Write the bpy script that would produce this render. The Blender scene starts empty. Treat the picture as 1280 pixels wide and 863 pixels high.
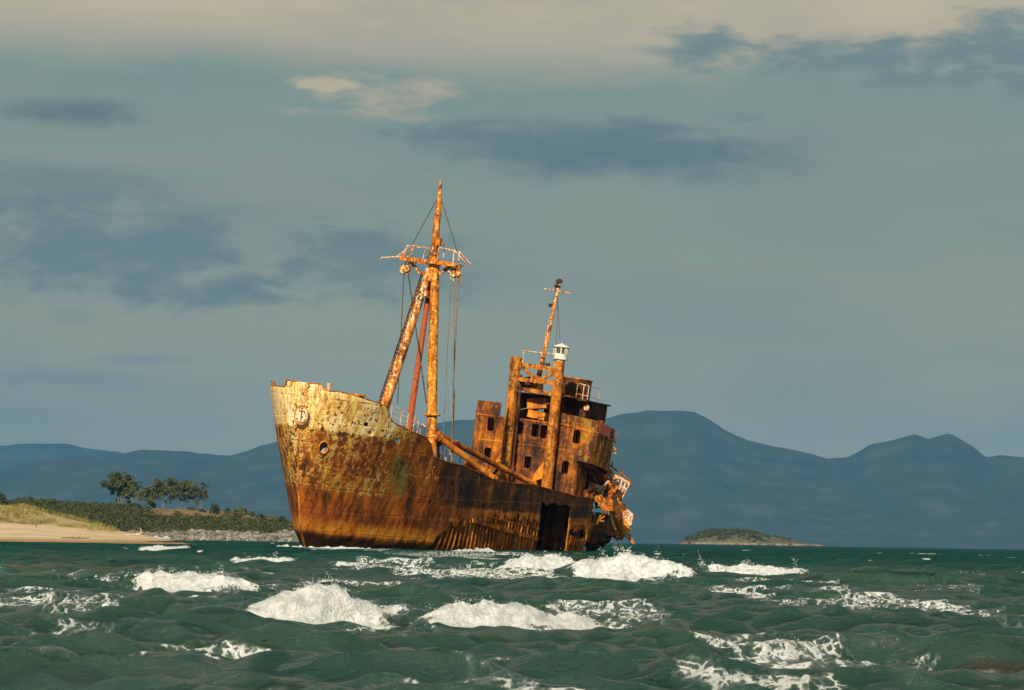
import bpy, bmesh, math, random
import numpy as np
from mathutils import Vector, Matrix

random.seed(7)
rng = np.random.default_rng(11)
R = math.radians
scene = bpy.context.scene
COL = scene.collection

# ------------------------------------------------------------------ camera geometry (1280x863 photo frame)
FPX = 3630.0
CAMH = 0.8
TH = math.atan(245.0 / FPX)
RO = R(0.9)
c_f = np.array([0, math.cos(TH), math.sin(TH)])
c_u0 = np.array([0, -math.sin(TH), math.cos(TH)])
c_r0 = np.array([1.0, 0, 0])
c_r = c_r0 * math.cos(RO) + c_u0 * math.sin(RO)
c_u = c_u0 * math.cos(RO) - c_r0 * math.sin(RO)
CAM = np.array([0, 0, CAMH])


def ray(px, py):
    return c_f + c_r * (px - 640) / FPX - c_u * (py - 431.5) / FPX


def at(px, py, dist):
    """world point seen at (px,py) at ground distance dist"""
    d = ray(px, py)
    return CAM + d * (dist / math.hypot(d[0], d[1]))


def hor(px):
    """row of the true horizon at a photo column"""
    return 676.5 + (px - 640) * math.tan(RO)


def on_water(px, py):
    d = ray(px, py)
    t = -CAMH / d[2]
    return CAM + d * t


# ship frame: local x to the bow, y to port, z up
HEAD, LIST, TRIM = R(20), R(6.5), R(1)
_B = np.stack([[-math.sin(HEAD), -math.cos(HEAD), 0], [math.cos(HEAD), -math.sin(HEAD), 0], [0, 0, 1.0]], 1)
_Rx = np.array([[1, 0, 0], [0, math.cos(LIST), math.sin(LIST)], [0, -math.sin(LIST), math.cos(LIST)]])
_Ry = np.array([[math.cos(TRIM), 0, -math.sin(TRIM)], [0, 1, 0], [math.sin(TRIM), 0, math.cos(TRIM)]])
SM = _B @ _Ry @ _Rx
SO = CAM + ray(375, 684) * 177.0 - SM @ np.array([29, 0, -0.3])
_SC = SM.T @ (CAM - SO)


def L(px, py, ax, v):
    d = SM.T @ ray(px, py)
    return Vector(_SC + d * ((v - _SC[ax]) / d[ax]))


def LX(px, py, x):
    return L(px, py, 0, x)


def LY(px, py, y):
    return L(px, py, 1, y)


# ------------------------------------------------------------------ numpy noise
def _hash(ix, iy, s):
    n = (ix.astype(np.int64) * 374761393 + iy.astype(np.int64) * 668265263 + s * 974711) & 0x7fffffff
    n = ((n ^ (n >> 13)) * 1274126177) & 0x7fffffff
    n = n ^ (n >> 16)
    return (n & 0xffff).astype(np.float32) / 65535.0


def vnoise(x, y, s=0):
    x = np.asarray(x, dtype=np.float64); y = np.asarray(y, dtype=np.float64)
    ix = np.floor(x); iy = np.floor(y)
    fx = (x - ix).astype(np.float32); fy = (y - iy).astype(np.float32)
    fx = fx * fx * (3 - 2 * fx); fy = fy * fy * (3 - 2 * fy)
    a = _hash(ix, iy, s); b = _hash(ix + 1, iy, s); c = _hash(ix, iy + 1, s); d = _hash(ix + 1, iy + 1, s)
    return (a * (1 - fx) + b * fx) * (1 - fy) + (c * (1 - fx) + d * fx) * fy


def fbm(x, y, o=4, s=0, g=0.5):
    t = 0; a = 1; n = 0
    for k in range(o):
        t = t + a * vnoise(x * 2 ** k + 17.3 * k, y * 2 ** k - 9.1 * k, s + k); n += a; a *= g
    return t / n


def sstep(a, b, x):
    t = np.clip((x - a) / (b - a), 0, 1)
    return t * t * (3 - 2 * t)


def interp(pts, x):
    p = np.array(pts, dtype=float)
    return np.interp(x, p[:, 0], p[:, 1])


# ------------------------------------------------------------------ node helpers
class NT:
    def __init__(s, tree):
        s.t = tree; s.t.nodes.clear()

    def n(s, typ, **kw):
        nd = s.t.nodes.new(typ)
        for k, v in kw.items():
            setattr(nd, k, v)
        return nd

    def put(s, sock, v):
        if v is None:
            return
        if isinstance(v, bpy.types.NodeSocket):
            s.t.links.new(v, sock)
        else:
            if hasattr(sock.default_value, '__len__'):
                v = tuple(v)
                if len(sock.default_value) == 4 and len(v) == 3:
                    v = v + (1,)
            sock.default_value = v

    def math(s, op, a, b=None, c=None, clamp=False):
        nd = s.n('ShaderNodeMath', operation=op, use_clamp=clamp)
        for i, v in enumerate((a, b, c)):
            if v is not None:
                s.put(nd.inputs[i], v)
        return nd.outputs[0]

    def add(s, a, b): return s.math('ADD', a, b)
    def sub(s, a, b): return s.math('SUBTRACT', a, b)
    def mul(s, a, b): return s.math('MULTIPLY', a, b)

    def step(s, x, a, b, lo=0.0, hi=1.0):
        nd = s.n('ShaderNodeMapRange', interpolation_type='SMOOTHSTEP')
        s.put(nd.inputs['Value'], x); s.put(nd.inputs['From Min'], a); s.put(nd.inputs['From Max'], b)
        s.put(nd.inputs['To Min'], lo); s.put(nd.inputs['To Max'], hi)
        return nd.outputs[0]

    def mix(s, f, a, b, mode='MIX'):
        nd = s.n('ShaderNodeMix', data_type='RGBA', blend_type=mode)
        s.put(nd.inputs[0], f); s.put(nd.inputs[6], a); s.put(nd.inputs[7], b)
        return nd.outputs[2]

    def coord(s, which='Object'):
        return s.n('ShaderNodeTexCoord').outputs[which]

    def scale(s, vec, sc, loc=(0, 0, 0)):
        nd = s.n('ShaderNodeMapping')
        s.put(nd.inputs['Vector'], vec); nd.inputs['Scale'].default_value = sc; nd.inputs['Location'].default_value = loc
        return nd.outputs[0]

    def noise(s, vec, scale, detail=6, rough=0.55, dist=0.0):
        nd = s.n('ShaderNodeTexNoise')
        s.put(nd.inputs['Vector'], vec); nd.inputs['Scale'].default_value = scale
        nd.inputs['Detail'].default_value = detail; nd.inputs['Roughness'].default_value = rough
        nd.inputs['Distortion'].default_value = dist
        return nd.outputs['Fac']

    def ridge(s, vec, scale, detail=6):
        nd = s.n('ShaderNodeTexNoise', noise_type='RIDGED_MULTIFRACTAL', normalize=True)
        s.put(nd.inputs['Vector'], vec); nd.inputs['Scale'].default_value = scale
        nd.inputs['Detail'].default_value = detail; nd.inputs['Roughness'].default_value = .55
        nd.inputs['Distortion'].default_value = .4
        return nd.outputs['Fac']

    def voro(s, vec, scale, feature='F1', rnd=1.0):
        nd = s.n('ShaderNodeTexVoronoi', feature=feature)
        s.put(nd.inputs['Vector'], vec); nd.inputs['Scale'].default_value = scale
        nd.inputs['Randomness'].default_value = rnd
        return nd.outputs['Distance']

    def attr(s, name):
        return s.n('ShaderNodeAttribute', attribute_name=name).outputs['Fac']

    def ramp(s, f, stops):
        nd = s.n('ShaderNodeValToRGB')
        cr = nd.color_ramp
        while len(cr.elements) < len(stops):
            cr.elements.new(0.5)
        for e, (p, c) in zip(cr.elements, stops):
            e.position = p; e.color = (*c, 1)
        s.put(nd.inputs[0], f)
        return nd.outputs[0]

    def bump(s, h, strength=0.5, dist=0.05, normal=None):
        nd = s.n('ShaderNodeBump')
        nd.inputs['Strength'].default_value = strength; nd.inputs['Distance'].default_value = dist
        s.put(nd.inputs['Height'], h)
        if normal is not None:
            s.put(nd.inputs['Normal'], normal)
        return nd.outputs[0]

    def out(s, col, rough=0.8, normal=None, spec=0.3, metal=0.0, **kw):
        p = s.n('ShaderNodeBsdfPrincipled')
        s.put(p.inputs['Base Color'], col); s.put(p.inputs['Roughness'], rough)
        s.put(p.inputs['Specular IOR Level'], spec); s.put(p.inputs['Metallic'], metal)
        if normal is not None:
            s.put(p.inputs['Normal'], normal)
        for k, v in kw.items():
            s.put(p.inputs[k], v)
        o = s.n('ShaderNodeOutputMaterial')
        s.t.links.new(p.outputs[0], o.inputs[0])
        return p


def newmat(name):
    m = bpy.data.materials.new(name); m.use_nodes = True
    return m, NT(m.node_tree)


# ------------------------------------------------------------------ mesh builder
class MB:
    def __init__(s):
        s.v = []; s.f = []

    def add(s, vs, fs):
        o = len(s.v)
        s.v.extend([tuple(v) for v in vs]); s.f.extend([tuple(i + o for i in f) for f in fs])

    def box(s, c, size, rot=None):
        c = Vector(c); hx, hy, hz = [q / 2 for q in size]
        vs = [Vector((x, y, z)) for x in (-hx, hx) for y in (-hy, hy) for z in (-hz, hz)]
        if rot is not None:
            vs = [rot @ v for v in vs]
        s.add([v + c for v in vs], [(0, 1, 3, 2), (4, 6, 7, 5), (0, 4, 5, 1), (2, 3, 7, 6), (0, 2, 6, 4), (1, 5, 7, 3)])

    def beam(s, a, b, w, h, up=(0, 0, 1)):
        a = Vector(a); b = Vector(b); d = b - a
        ln = d.length; d.normalize()
        sd = d.cross(Vector(up))
        if sd.length < 1e-4:
            sd = d.cross(Vector((1, 0, 0)))
        sd.normalize(); u = sd.cross(d)
        M = Matrix((d, sd, u)).transposed()
        s.box((a + b) / 2, (ln, w, h), M)

    def tube(s, pts, r, n=8, cap=True):
        pts = [Vector(p) for p in pts]
        rs = r if isinstance(r, (list, tuple)) else [r] * len(pts)
        o = len(s.v)
        prev = None
        for i, p in enumerate(pts):
            d = (pts[min(i + 1, len(pts) - 1)] - pts[max(i - 1, 0)])
            if d.length < 1e-9:
                d = Vector((0, 0, 1))
            d.normalize()
            if prev is None:
                sd = d.cross(Vector((0, 0, 1)) if abs(d.z) < .9 else Vector((1, 0, 0)))
            else:
                sd = prev - d * prev.dot(d)
            sd.normalize(); prev = sd; u = d.cross(sd)
            for k in range(n):
                a = 2 * math.pi * k / n
                s.v.append(tuple(p + (sd * math.cos(a) + u * math.sin(a)) * rs[i]))
        for i in range(len(pts) - 1):
            for k in range(n):
                a = o + i * n + k; b = o + i * n + (k + 1) % n
                s.f.append((a, b, b + n, a + n))
        if cap:
            s.f.append(tuple(o + k for k in reversed(range(n))))
            s.f.append(tuple(o + (len(pts) - 1) * n + k for k in range(n)))

    def lathe(s, base, axis, prof, n=20):
        base = Vector(base); axis = Vector(axis).normalized()
        s.tube([base + axis * h for h, r in prof], [max(r, .002) for h, r in prof], n)

    def slab(s, poly, thick, nrm=None):
        """flat polygon given thickness"""
        poly = [Vector(p) for p in poly]
        if nrm is None:
            nrm = (poly[1] - poly[0]).cross(poly[2] - poly[0])
        nrm = Vector(nrm).normalized() * thick
        n = len(poly)
        s.add(poly + [p - nrm for p in poly],
              [tuple(range(n)), tuple(reversed(range(n, 2 * n)))] + [(i, i + n, (i + 1) % n + n, (i + 1) % n) for i in range(n)])

    def build(s, name, mat=None, parent=None, smooth=False, label=None):
        me = bpy.data.meshes.new(name)
        me.from_pydata(s.v, [], s.f); me.update()
        bm = bmesh.new(); bm.from_mesh(me)
        bmesh.ops.recalc_face_normals(bm, faces=bm.faces)
        bm.to_mesh(me); bm.free()
        o = bpy.data.objects.new(name, me); COL.objects.link(o)
        if mat:
            me.materials.append(mat)
        if parent:
            o.parent = parent
        if smooth:
            me.polygons.foreach_set('use_smooth', [True] * len(me.polygons))
            me.set_sharp_from_angle(angle=R(40))
        if label:
            o['label'] = label
        return o


def tag(o, label=None, cat=None, group=None, kind=None):
    if label: o['label'] = label
    if cat: o['category'] = cat
    if group: o['group'] = group
    if kind: o['kind'] = kind
    return o


def np_mesh(name, V, Fq, mat, attrs=None, smooth=True, tri=False):
    me = bpy.data.meshes.new(name)
    k = Fq.shape[1]
    me.vertices.add(len(V)); me.vertices.foreach_set('co', np.ascontiguousarray(V, dtype=np.float32).ravel())
    me.loops.add(Fq.size); me.loops.foreach_set('vertex_index', np.ascontiguousarray(Fq, dtype=np.int32).ravel())
    me.polygons.add(len(Fq)); me.polygons.foreach_set('loop_start', np.arange(0, Fq.size, k, dtype=np.int32))
    if smooth:
        me.polygons.foreach_set('use_smooth', np.ones(len(Fq), dtype=bool))
    me.update(calc_edges=True)
    for an, av in (attrs or {}).items():
        a = me.attributes.new(an, 'FLOAT', 'POINT'); a.data.foreach_set('value', np.ascontiguousarray(av, dtype=np.float32).ravel())
    o = bpy.data.objects.new(name, me); COL.objects.link(o); me.materials.append(mat)
    return o


def grid_faces(nr, nc):
    i = np.arange((nr - 1) * (nc - 1)); r = i // (nc - 1); c = i % (nc - 1)
    a = r * nc + c
    return np.stack([a, a + 1, a + nc + 1, a + nc], 1)


# ------------------------------------------------------------------ render, camera, sun, world
scene.render.engine = 'CYCLES'
vs = scene.view_settings
vs.view_transform = 'Standard'; vs.look = 'None'; vs.exposure = 0.35; vs.gamma = 1.0
scene.cycles.use_denoising = True
scene.cycles.max_bounces = 8
scene.cycles.volume_bounces = 0

cam_d = bpy.data.cameras.new('camera'); cam = bpy.data.objects.new('camera', cam_d); COL.objects.link(cam)
cam_d.sensor_width = 36; cam_d.lens = 36 * FPX / 1280
cam_d.clip_start = 0.5; cam_d.clip_end = 60000
Mc = Matrix.Identity(4)
for i in range(3):
    Mc[i][0] = c_r[i]; Mc[i][1] = c_u[i]; Mc[i][2] = -c_f[i]; Mc[i][3] = CAM[i]
cam.matrix_world = Mc
scene.camera = cam

SUN_AZ, SUN_EL = R(-168), R(32)       # azimuth from +Y towards +X: behind the camera, a little to its left
SUN_DIR = Vector((math.sin(SUN_AZ) * math.cos(SUN_EL), math.cos(SUN_AZ) * math.cos(SUN_EL), math.sin(SUN_EL)))
sd = bpy.data.lights.new('sun', 'SUN'); sd.energy = 5.0; sd.angle = R(0.5); sd.color = (1.0, 0.88, 0.70)
so = bpy.data.objects.new('sun', sd); COL.objects.link(so)
so.rotation_euler = SUN_DIR.to_track_quat('Z', 'Y').to_euler()


def lin(r, g, b):
    f = lambda c: (c / 255 / 12.92) if c <= 10 else ((c / 255 + 0.055) / 1.055) ** 2.4
    return (f(r), f(g), f(b))


def build_world():
    w = bpy.data.worlds.new('World'); scene.world = w; w.use_nodes = True
    N = NT(w.node_tree)
    g = N.coord('Generated')
    sep = N.n('ShaderNodeSeparateXYZ'); N.put(sep.inputs[0], g)
    x, y, z = sep.outputs
    az = N.math('ARCTAN2', x, y); el = N.math('ARCSINE', z)
    U = N.mul(az, 36.3); V = N.mul(el, 36.3)          # 1 unit = 1/36.3 rad, so 100 photo pixels
    cmb = N.n('ShaderNodeCombineXYZ'); N.put(cmb.inputs[0], U); N.put(cmb.inputs[1], V)
    uv = cmb.outputs[0]
    n1 = N.noise(N.scale(uv, (.35, 1.1, 1)), 1.0, 6, .6)
    n2 = N.noise(N.scale(uv, (.8, 2.0, 1), (5, 3, 0)), 1.4, 8, .62, .3)
    n3 = N.noise(N.scale(uv, (.25, .8, 1), (11, 7, 0)), .8, 5, .55)
    base = N.ramp(N.math('DIVIDE', V, 8.0, clamp=True), [
        (0.0, lin(178, 172, 136)), (.30, lin(157, 157, 130)), (.5, lin(138, 147, 130)), (.74, lin(122, 144, 134)), (1.0, lin(128, 142, 130))])
    # faint greyish streaks and mottling everywhere
    col = N.mix(N.mul(N.step(n3, .42, .7), .38), base, lin(108, 126, 126))
    col = N.mix(N.mul(N.step(n1, .45, .75), .30), col, lin(150, 150, 142))

    def blob(col, px, py, rx, ry, c, k=1.0, rag=1.1, soft=.55):
        dx = N.mul(N.sub(U, (px - 640) / 100), 100 / rx)
        dy = N.mul(N.sub(V, (683 - py) / 100), 100 / ry)
        d = N.math('SQRT', N.add(N.mul(dx, dx), N.mul(dy, dy)))
        m = N.add(N.sub(1.0, d), N.mul(N.sub(n2, .5), rag * 2))
        return N.mix(N.mul(N.step(m, 0.0, soft), k), col, c)

    dark = lin(92, 114, 132)
    col = blob(col, 150, 330, 330, 85, lin(96, 115, 121), .85, 1.1, .9)
    col = blob(col, 60, 250, 240, 40, lin(104, 120, 120), .6, .8, .8)
    col = blob(col, 470, 340, 190, 60, lin(100, 118, 118), .75, 1.1, .9)
    col = blob(col, 90, 162, 125, 24, lin(98, 112, 114), .9, .8, .8)
    col = blob(col, 760, 192, 330, 50, lin(94, 113, 118), 1.0, .8, .8)
    col = blob(col, 300, 215, 200, 45, lin(142, 145, 140), .5, .9, .8)
    col = blob(col, 1130, 185, 190, 60, lin(138, 142, 136), .55, .8, .9)
    col = blob(col, 440, 153, 120, 12, lin(170, 162, 144), .6, 1.2, 1.0)
    col = blob(col, 475, 132, 175, 31, lin(192, 176, 148), .85, 1.5, 1.1)
    col = blob(col, 395, 118, 60, 12, lin(198, 180, 148), .8, 1.0, .6)
    col = blob(col, 90, 490, 150, 22, lin(100, 120, 130), .4, .8, .9)
    col = blob(col, 180, 465, 80, 10, lin(104, 124, 132), .5, .6, .9)
    col = blob(col, 690, 175, 190, 26, lin(100, 118, 122), .7, 1.2, .9)
    col = blob(col, 330, 255, 210, 26, lin(150, 146, 134), .5, 1.2, .9)
    col = blob(col, 220, 380, 170, 24, lin(96, 114, 116), .7, 1.2, .9)
    col = blob(col, 120, 215, 160, 22, lin(146, 146, 136), .45, 1.2, .9)
    # the pale cloud deck along the top and everything overhead
    edge = N.add(N.add(V, N.mul(N.sub(n1, .5), 1.1)), N.mul(N.math('ABSOLUTE', N.sub(U, 1.5)), -.02))
    deck = N.mix(N.step(n1, .3, .7), lin(202, 184, 152), lin(178, 168, 146))
    col = N.mix(N.mul(N.step(edge, 5.5, 6.35), .92), col, deck)
    for (px, py, rx, ry, k) in ((880, 60, 80, 34, .95), (1060, 80, 190, 40, .95), (1240, 68, 125, 58, .95),
                                (1180, 105, 120, 16, .8), (820, 70, 60, 12, .5), (1270, 115, 60, 22, .8)):
        col = blob(col, px, py, rx, ry, lin(110, 130, 130), k, 1.2, .85)
    # overhead the deck is duller
    col = N.mix(N.step(V, 9, 30), col, lin(120, 128, 126))
    sky = N.n('ShaderNodeTexSky', sky_type='NISHITA')
    sky.sun_disc = False; sky.sun_elevation = SUN_EL; sky.sun_rotation = SUN_AZ
    b1 = N.n('ShaderNodeBackground'); N.put(b1.inputs[0], N.mix(1.0, sky.outputs[0], (1.0, .86, .58), 'MULTIPLY')); b1.inputs[1].default_value = SKY_NISHITA
    b2 = N.n('ShaderNodeBackground'); N.put(b2.inputs[0], col); b2.inputs[1].default_value = SKY_CLOUD
    a = N.n('ShaderNodeAddShader'); N.t.links.new(b1.outputs[0], a.inputs[0]); N.t.links.new(b2.outputs[0], a.inputs[1])
    o = N.n('ShaderNodeOutputWorld'); N.t.links.new(a.outputs[0], o.inputs[0])


SKY_NISHITA = 0.005
SKY_CLOUD = 0.78
build_world()

# ------------------------------------------------------------------ haze
hz = MB(); hz.box((0, 9000, 360), (26000, 19000, 724))
m_haze = bpy.data.materials.new('haze_air'); m_haze.use_nodes = True
N = NT(m_haze.node_tree)
pv = N.n('ShaderNodeVolumePrincipled')
pv.inputs['Color'].default_value = (.092, .375, .76, 1); pv.inputs['Density'].default_value = 0.00005
o_ = N.n('ShaderNodeOutputMaterial'); N.t.links.new(pv.outputs[0], o_.inputs['Volume'])
tag(hz.build('haze', m_haze), 'thin blue haze over the bay that fades the far mountains', 'haze', kind='stuff')

# ------------------------------------------------------------------ sea
# breaking crests: px, py of the foot of the foam, half length px, height m, back/front widths m, slant, foam strength, curve
BREAKERS = [
    (632, 792, 746, 128, .75, .30, 0.00, 1.0, .35),
    (405, 784, 735, 112, .75, .30, 0.10, 1.0, .30),
    (238, 749, 721, 92, 1.2, .38, -0.05, 0.9, .15),
    (325, 711, 699, 38, 2.2, .70, 0.0, 0.9, .0),
    (678, 722, 698, 55, 2.0, .65, 0.0, 0.95, .05),
    (792, 729, 698, 76, 1.8, .60, -0.05, 1.0, .10),
    (935, 727, 712, 72, 1.5, .45, -.25, .75, .0),
    (400, 691, 684, 70, 4.0, 1.6, 0.0, .8, .0),
    (195, 690, 684, 34, 4.0, 1.4, 0.0, .8, .0),
    (600, 695, 688, 40, 4.0, 1.4, 0.0, .6, .0),
    (180, 677, 673, 55, 9.0, 3.5, 0.0, .8, .0),
    (700, 833, 820, 50, .40, .20, .10, .50, .2),
    (1000, 826, 806, 56, .50, .22, .12, .5, .1),
]
# lacy foam patches: px, py, rx px, ry px, strength
LACE = [(430, 692, 60, 2.5, .6), (520, 694, 70, 2.5, .55), (620, 696, 70, 2.5, .6), (715, 697, 50, 2.5, .6), (1080, 758, 120, 20, .48), (1100, 752, 60, 12, .58), (620, 722, 120, 7, .6), (470, 716, 60, 6, .55), (60, 752, 60, 4, .48), (110, 765, 80, 4, .42),
        (70, 803, 90, 4, .42), (1060, 838, 150, 20, .52), (1200, 858, 100, 9, .55), (960, 826, 50, 14, .55), (640, 832, 110, 9, .42),
        (740, 784, 90, 16, .5), (1210, 743, 50, 4, .6), (915, 747, 30, 7, .6), (180, 783, 70, 4, .4), (520, 806, 90, 5, .4), (560, 700, 160, 5, .5),
        (150, 820, 40, 4, .5), (270, 822, 60, 6, .42), (330, 838, 120, 7, .36), (690, 845, 110, 7, .36), (900, 850, 70, 6, .40), (40, 838, 80, 5, .32)]
# shallows over weed: px, py, rx, ry, k
SHOAL = [(70, 716, 150, 10, .7), (640, 702, 200, 6, .6), (860, 800, 100, 14, .8), (1240, 832, 90, 9, .35), (980, 808, 120, 8, .6),
         (240, 735, 150, 14, .2), (1000, 712, 180, 10, .3), (180, 826, 40, 10, .3)]


def build_sea():
    d = [7.0]
    while d[-1] < 15500:
        q = d[-1]
        d.append(q + (max(.036, .0020 * q) if q < 110 else (.0048 * q if q < 500 else .02 * q)))
    d = np.array(d); nr = len(d)
    a_in = np.linspace(-.198, .198, 860)
    a_out = np.linspace(.2, .75, 60)
    az = np.concatenate([-a_out[::-1], a_in, a_out]); nc = len(az)
    D, A = np.meshgrid(d, az, indexing='ij')
    X = (D * np.tan(A)).astype(np.float64); Y = D.astype(np.float64)
    Z = np.zeros_like(X); DX = np.zeros_like(X); DY = np.zeros_like(X)
    dd = np.gradient(d)[:, None] * np.ones((1, nc))
    calm = (.50 + .50 * sstep(22, 80, D)) * (1 - .3 * sstep(150, 900, D))
    # swell arriving from ahead and to the right, running toward camera
    r2 = np.random.default_rng(3)
    warp = 1.6 * (fbm(X * .12, Y * .12, 3, 5) - .5) * 2
    for k in range(84):
        if k < 8:
            lam = r2.uniform(3.2, 9.0); amp = .0078 * lam
        elif k < 26:
            lam = r2.uniform(1.0, 3.0); amp = .0105 * lam
        else:
            lam = .14 * (8 ** r2.random()); amp = .0125 * lam
        ang = r2.normal(-0.22, .24 if k < 26 else .42)
        kx, ky = math.sin(ang), -math.cos(ang)
        K = 2 * math.pi / lam
        ph = K * (kx * X + ky * Y + (warp if k < 26 else .4 * warp)) + r2.uniform(0, 6.28)
        fade = np.clip((lam / dd - 3.0) / 3.0, 0, 1)
        if not fade.any():
            continue
        # patchy groups of waves
        grp = .3 + 1.4 * vnoise(X / (lam * 4.5) + k * 7.7, Y / (lam * 2.6) + k * 3.3, 50 + k)
        am = amp * fade * grp * (calm if k < 8 else (.35 + .65 * calm if k < 26 else 1.0))
        c = np.cos(ph); s_ = np.sin(ph)
        Z += am * c
        DX -= .95 * am * kx * s_; DY -= .95 * am * ky * s_
    foam = np.zeros_like(X)
    lump = np.zeros_like(X)
    # breaking crests
    for bi, (px, py, cy, hl, sb, sf, sl, fs, cv) in enumerate(BREAKERS):
        c = on_water(px, py); sc = FPX / c[1]
        hA = .88 * (CAMH - (cy - hor(px)) / sc)
        Lw = hl / sc
        u = (X - c[0]) * math.cos(sl) + (Y - c[1]) * math.sin(sl)
        v = -(Y - c[1]) * math.cos(sl) + (X - c[0]) * math.sin(sl)      # + toward the camera
        msk = (np.abs(u) < 2.6 * Lw) & (np.abs(v) < 5 * sb)
        if not msk.any():
            continue
        u = u[msk]; v = v[msk]
        nz = fbm(u / Lw * 2.2, u * 0 + bi * 3.1, 3, 70 + bi) - .5
        v = v + cv * sb * ((u / Lw) ** 2) + .7 * sf * nz * 2 + sf * 1.9
        t = u / Lw
        tk = t + .22; tw = np.where(tk < 0, tk * 1.15, tk * .80)
        wdw = np.exp(-np.abs(tw) ** np.where(tk < 0, 3.0, 1.8)) * (.88 + .28 * fbm(t * 2.5, t * 0 + bi, 2, 31 + bi))
        prof = np.where(v < 0, np.exp(-(v / sb) ** 2), np.exp(-(v / sf) ** 2))
        zz = hA * wdw * prof
        # old wave level is flattened where the crest stands
        flat = np.clip(wdw * np.maximum(prof, np.exp(-((v - 3.5 * sf) / (4.0 * sf)) ** 2)), 0, 1)
        Z[msk] = Z[msk] * (1 - .78 * flat) - .05 * sf * flat * (v > 0) + zz
        DY[msk] -= .55 * zz * math.cos(sl); DX[msk] += .55 * zz * math.sin(sl)
        n_r = fbm(u * 5 / (sf * 5), v * 5 / (sf * 5), 4, 90 + bi)
        wf = sstep(1.12, .72, np.abs(t) + .55 * (n_r - .5))
        ext = 2.3 - 1.3 * t
        fv = sstep(-.24 * sb, -.02 * sb, v + .25 * sb * (n_r - .5)) * sstep(ext + 1.4, ext - 1.0, v / sf + 4.2 * (n_r - .5))
        fm = wf * fv * fs
        fine = fbm(u / sf * 2.2, v / sf * 2.2, 5, 40 + bi, .6)
        bil = 1 - np.abs(2 * fine - 1)
        med = fbm(u / sf * .9, v / sf * 1.1, 3, 61 + bi)
        Z[msk] += fm * sf * (.17 * (bil - .55) + .26 * (1 - np.abs(2 * med - 1) * 1.6 - .5) + .15 * (n_r - .35))
        DY[msk] -= fm * sf * .35 * (fbm(u / sf * 3, v / sf * 3, 4, 140 + bi) - .5)
        lowf = sstep(.2, 2.2, v / sf)
        foam[msk] = np.maximum(foam[msk], fm * (.92 + .25 * bil - lowf * (.85 - .75 * fbm(u / sf * 1.4, v / sf * .5, 4, 171 + bi))))
        # streaked water trailing behind the crest
        tr = sstep(1.3, .5, np.abs(t)) * sstep(-3.2 * sb, -.3 * sb, v) * (v < 0) * .36 * fs
        foam[msk] = np.maximum(foam[msk], tr * (.5 + n_r))
        lump[msk] = np.maximum(lump[msk], fm)
    for (px, py, rx, ry, k) in LACE:
        c = on_water(px, py); sc = FPX / c[1]
        ryw = ry * c[1] ** 2 / (CAMH * FPX)
        q = ((X - c[0]) / (rx / sc)) ** 2 + ((Y - c[1]) / ryw) ** 2
        m2 = q < 4
        n_ = fbm(X[m2] * 2.2 / (c[1] / 25), Y[m2] * .8 / (c[1] / 25), 4, 9)
        foam[m2] = np.maximum(foam[m2], .84 * k * sstep(1.5, .1, q[m2] + 3.4 * (n_ - .47)))
    # thin wind-drawn streaks of foam
    stn = fbm(X * .55, Y * 1.5 + .6 * X, 4, 201) * .65 + .35 * fbm(X * .12, Y * .10, 2, 207)
    foam = np.maximum(foam, .44 * sstep(.625, .70, stn) * sstep(90, 50, D))
    # whitecaps on the open water
    wn = vnoise(X * .30, Y * .16, 77) * vnoise(X * 1.3 + 3, Y * .5, 78)
    far = sstep(25, 90, D)
    foam = np.maximum(foam, .9 * sstep(.62, .72, wn) * far * sstep(.0, .12, Z))
    # surf along the beach and round the stranded hull
    shoal = np.zeros_like(X)
    for (px, py, rx, ry, k) in SHOAL:
        c = on_water(px, py); sc = FPX / c[1]
        ryw = ry * c[1] ** 2 / (CAMH * FPX)
        q = ((X - c[0]) / (rx / sc)) ** 2 + ((Y - c[1]) / ryw) ** 2
        shoal = np.maximum(shoal, k * sstep(1.5, .0, q))
    shoal *= .4 + 1.0 * fbm(X * .8, Y * .5, 3, 21)
    V = np.stack([X + DX, Y + DY, Z], -1).reshape(-1, 3)
    F4 = grid_faces(nr, nc)
    return V, F4, foam.ravel(), shoal.ravel(), lump.ravel(), D.ravel()


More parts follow.
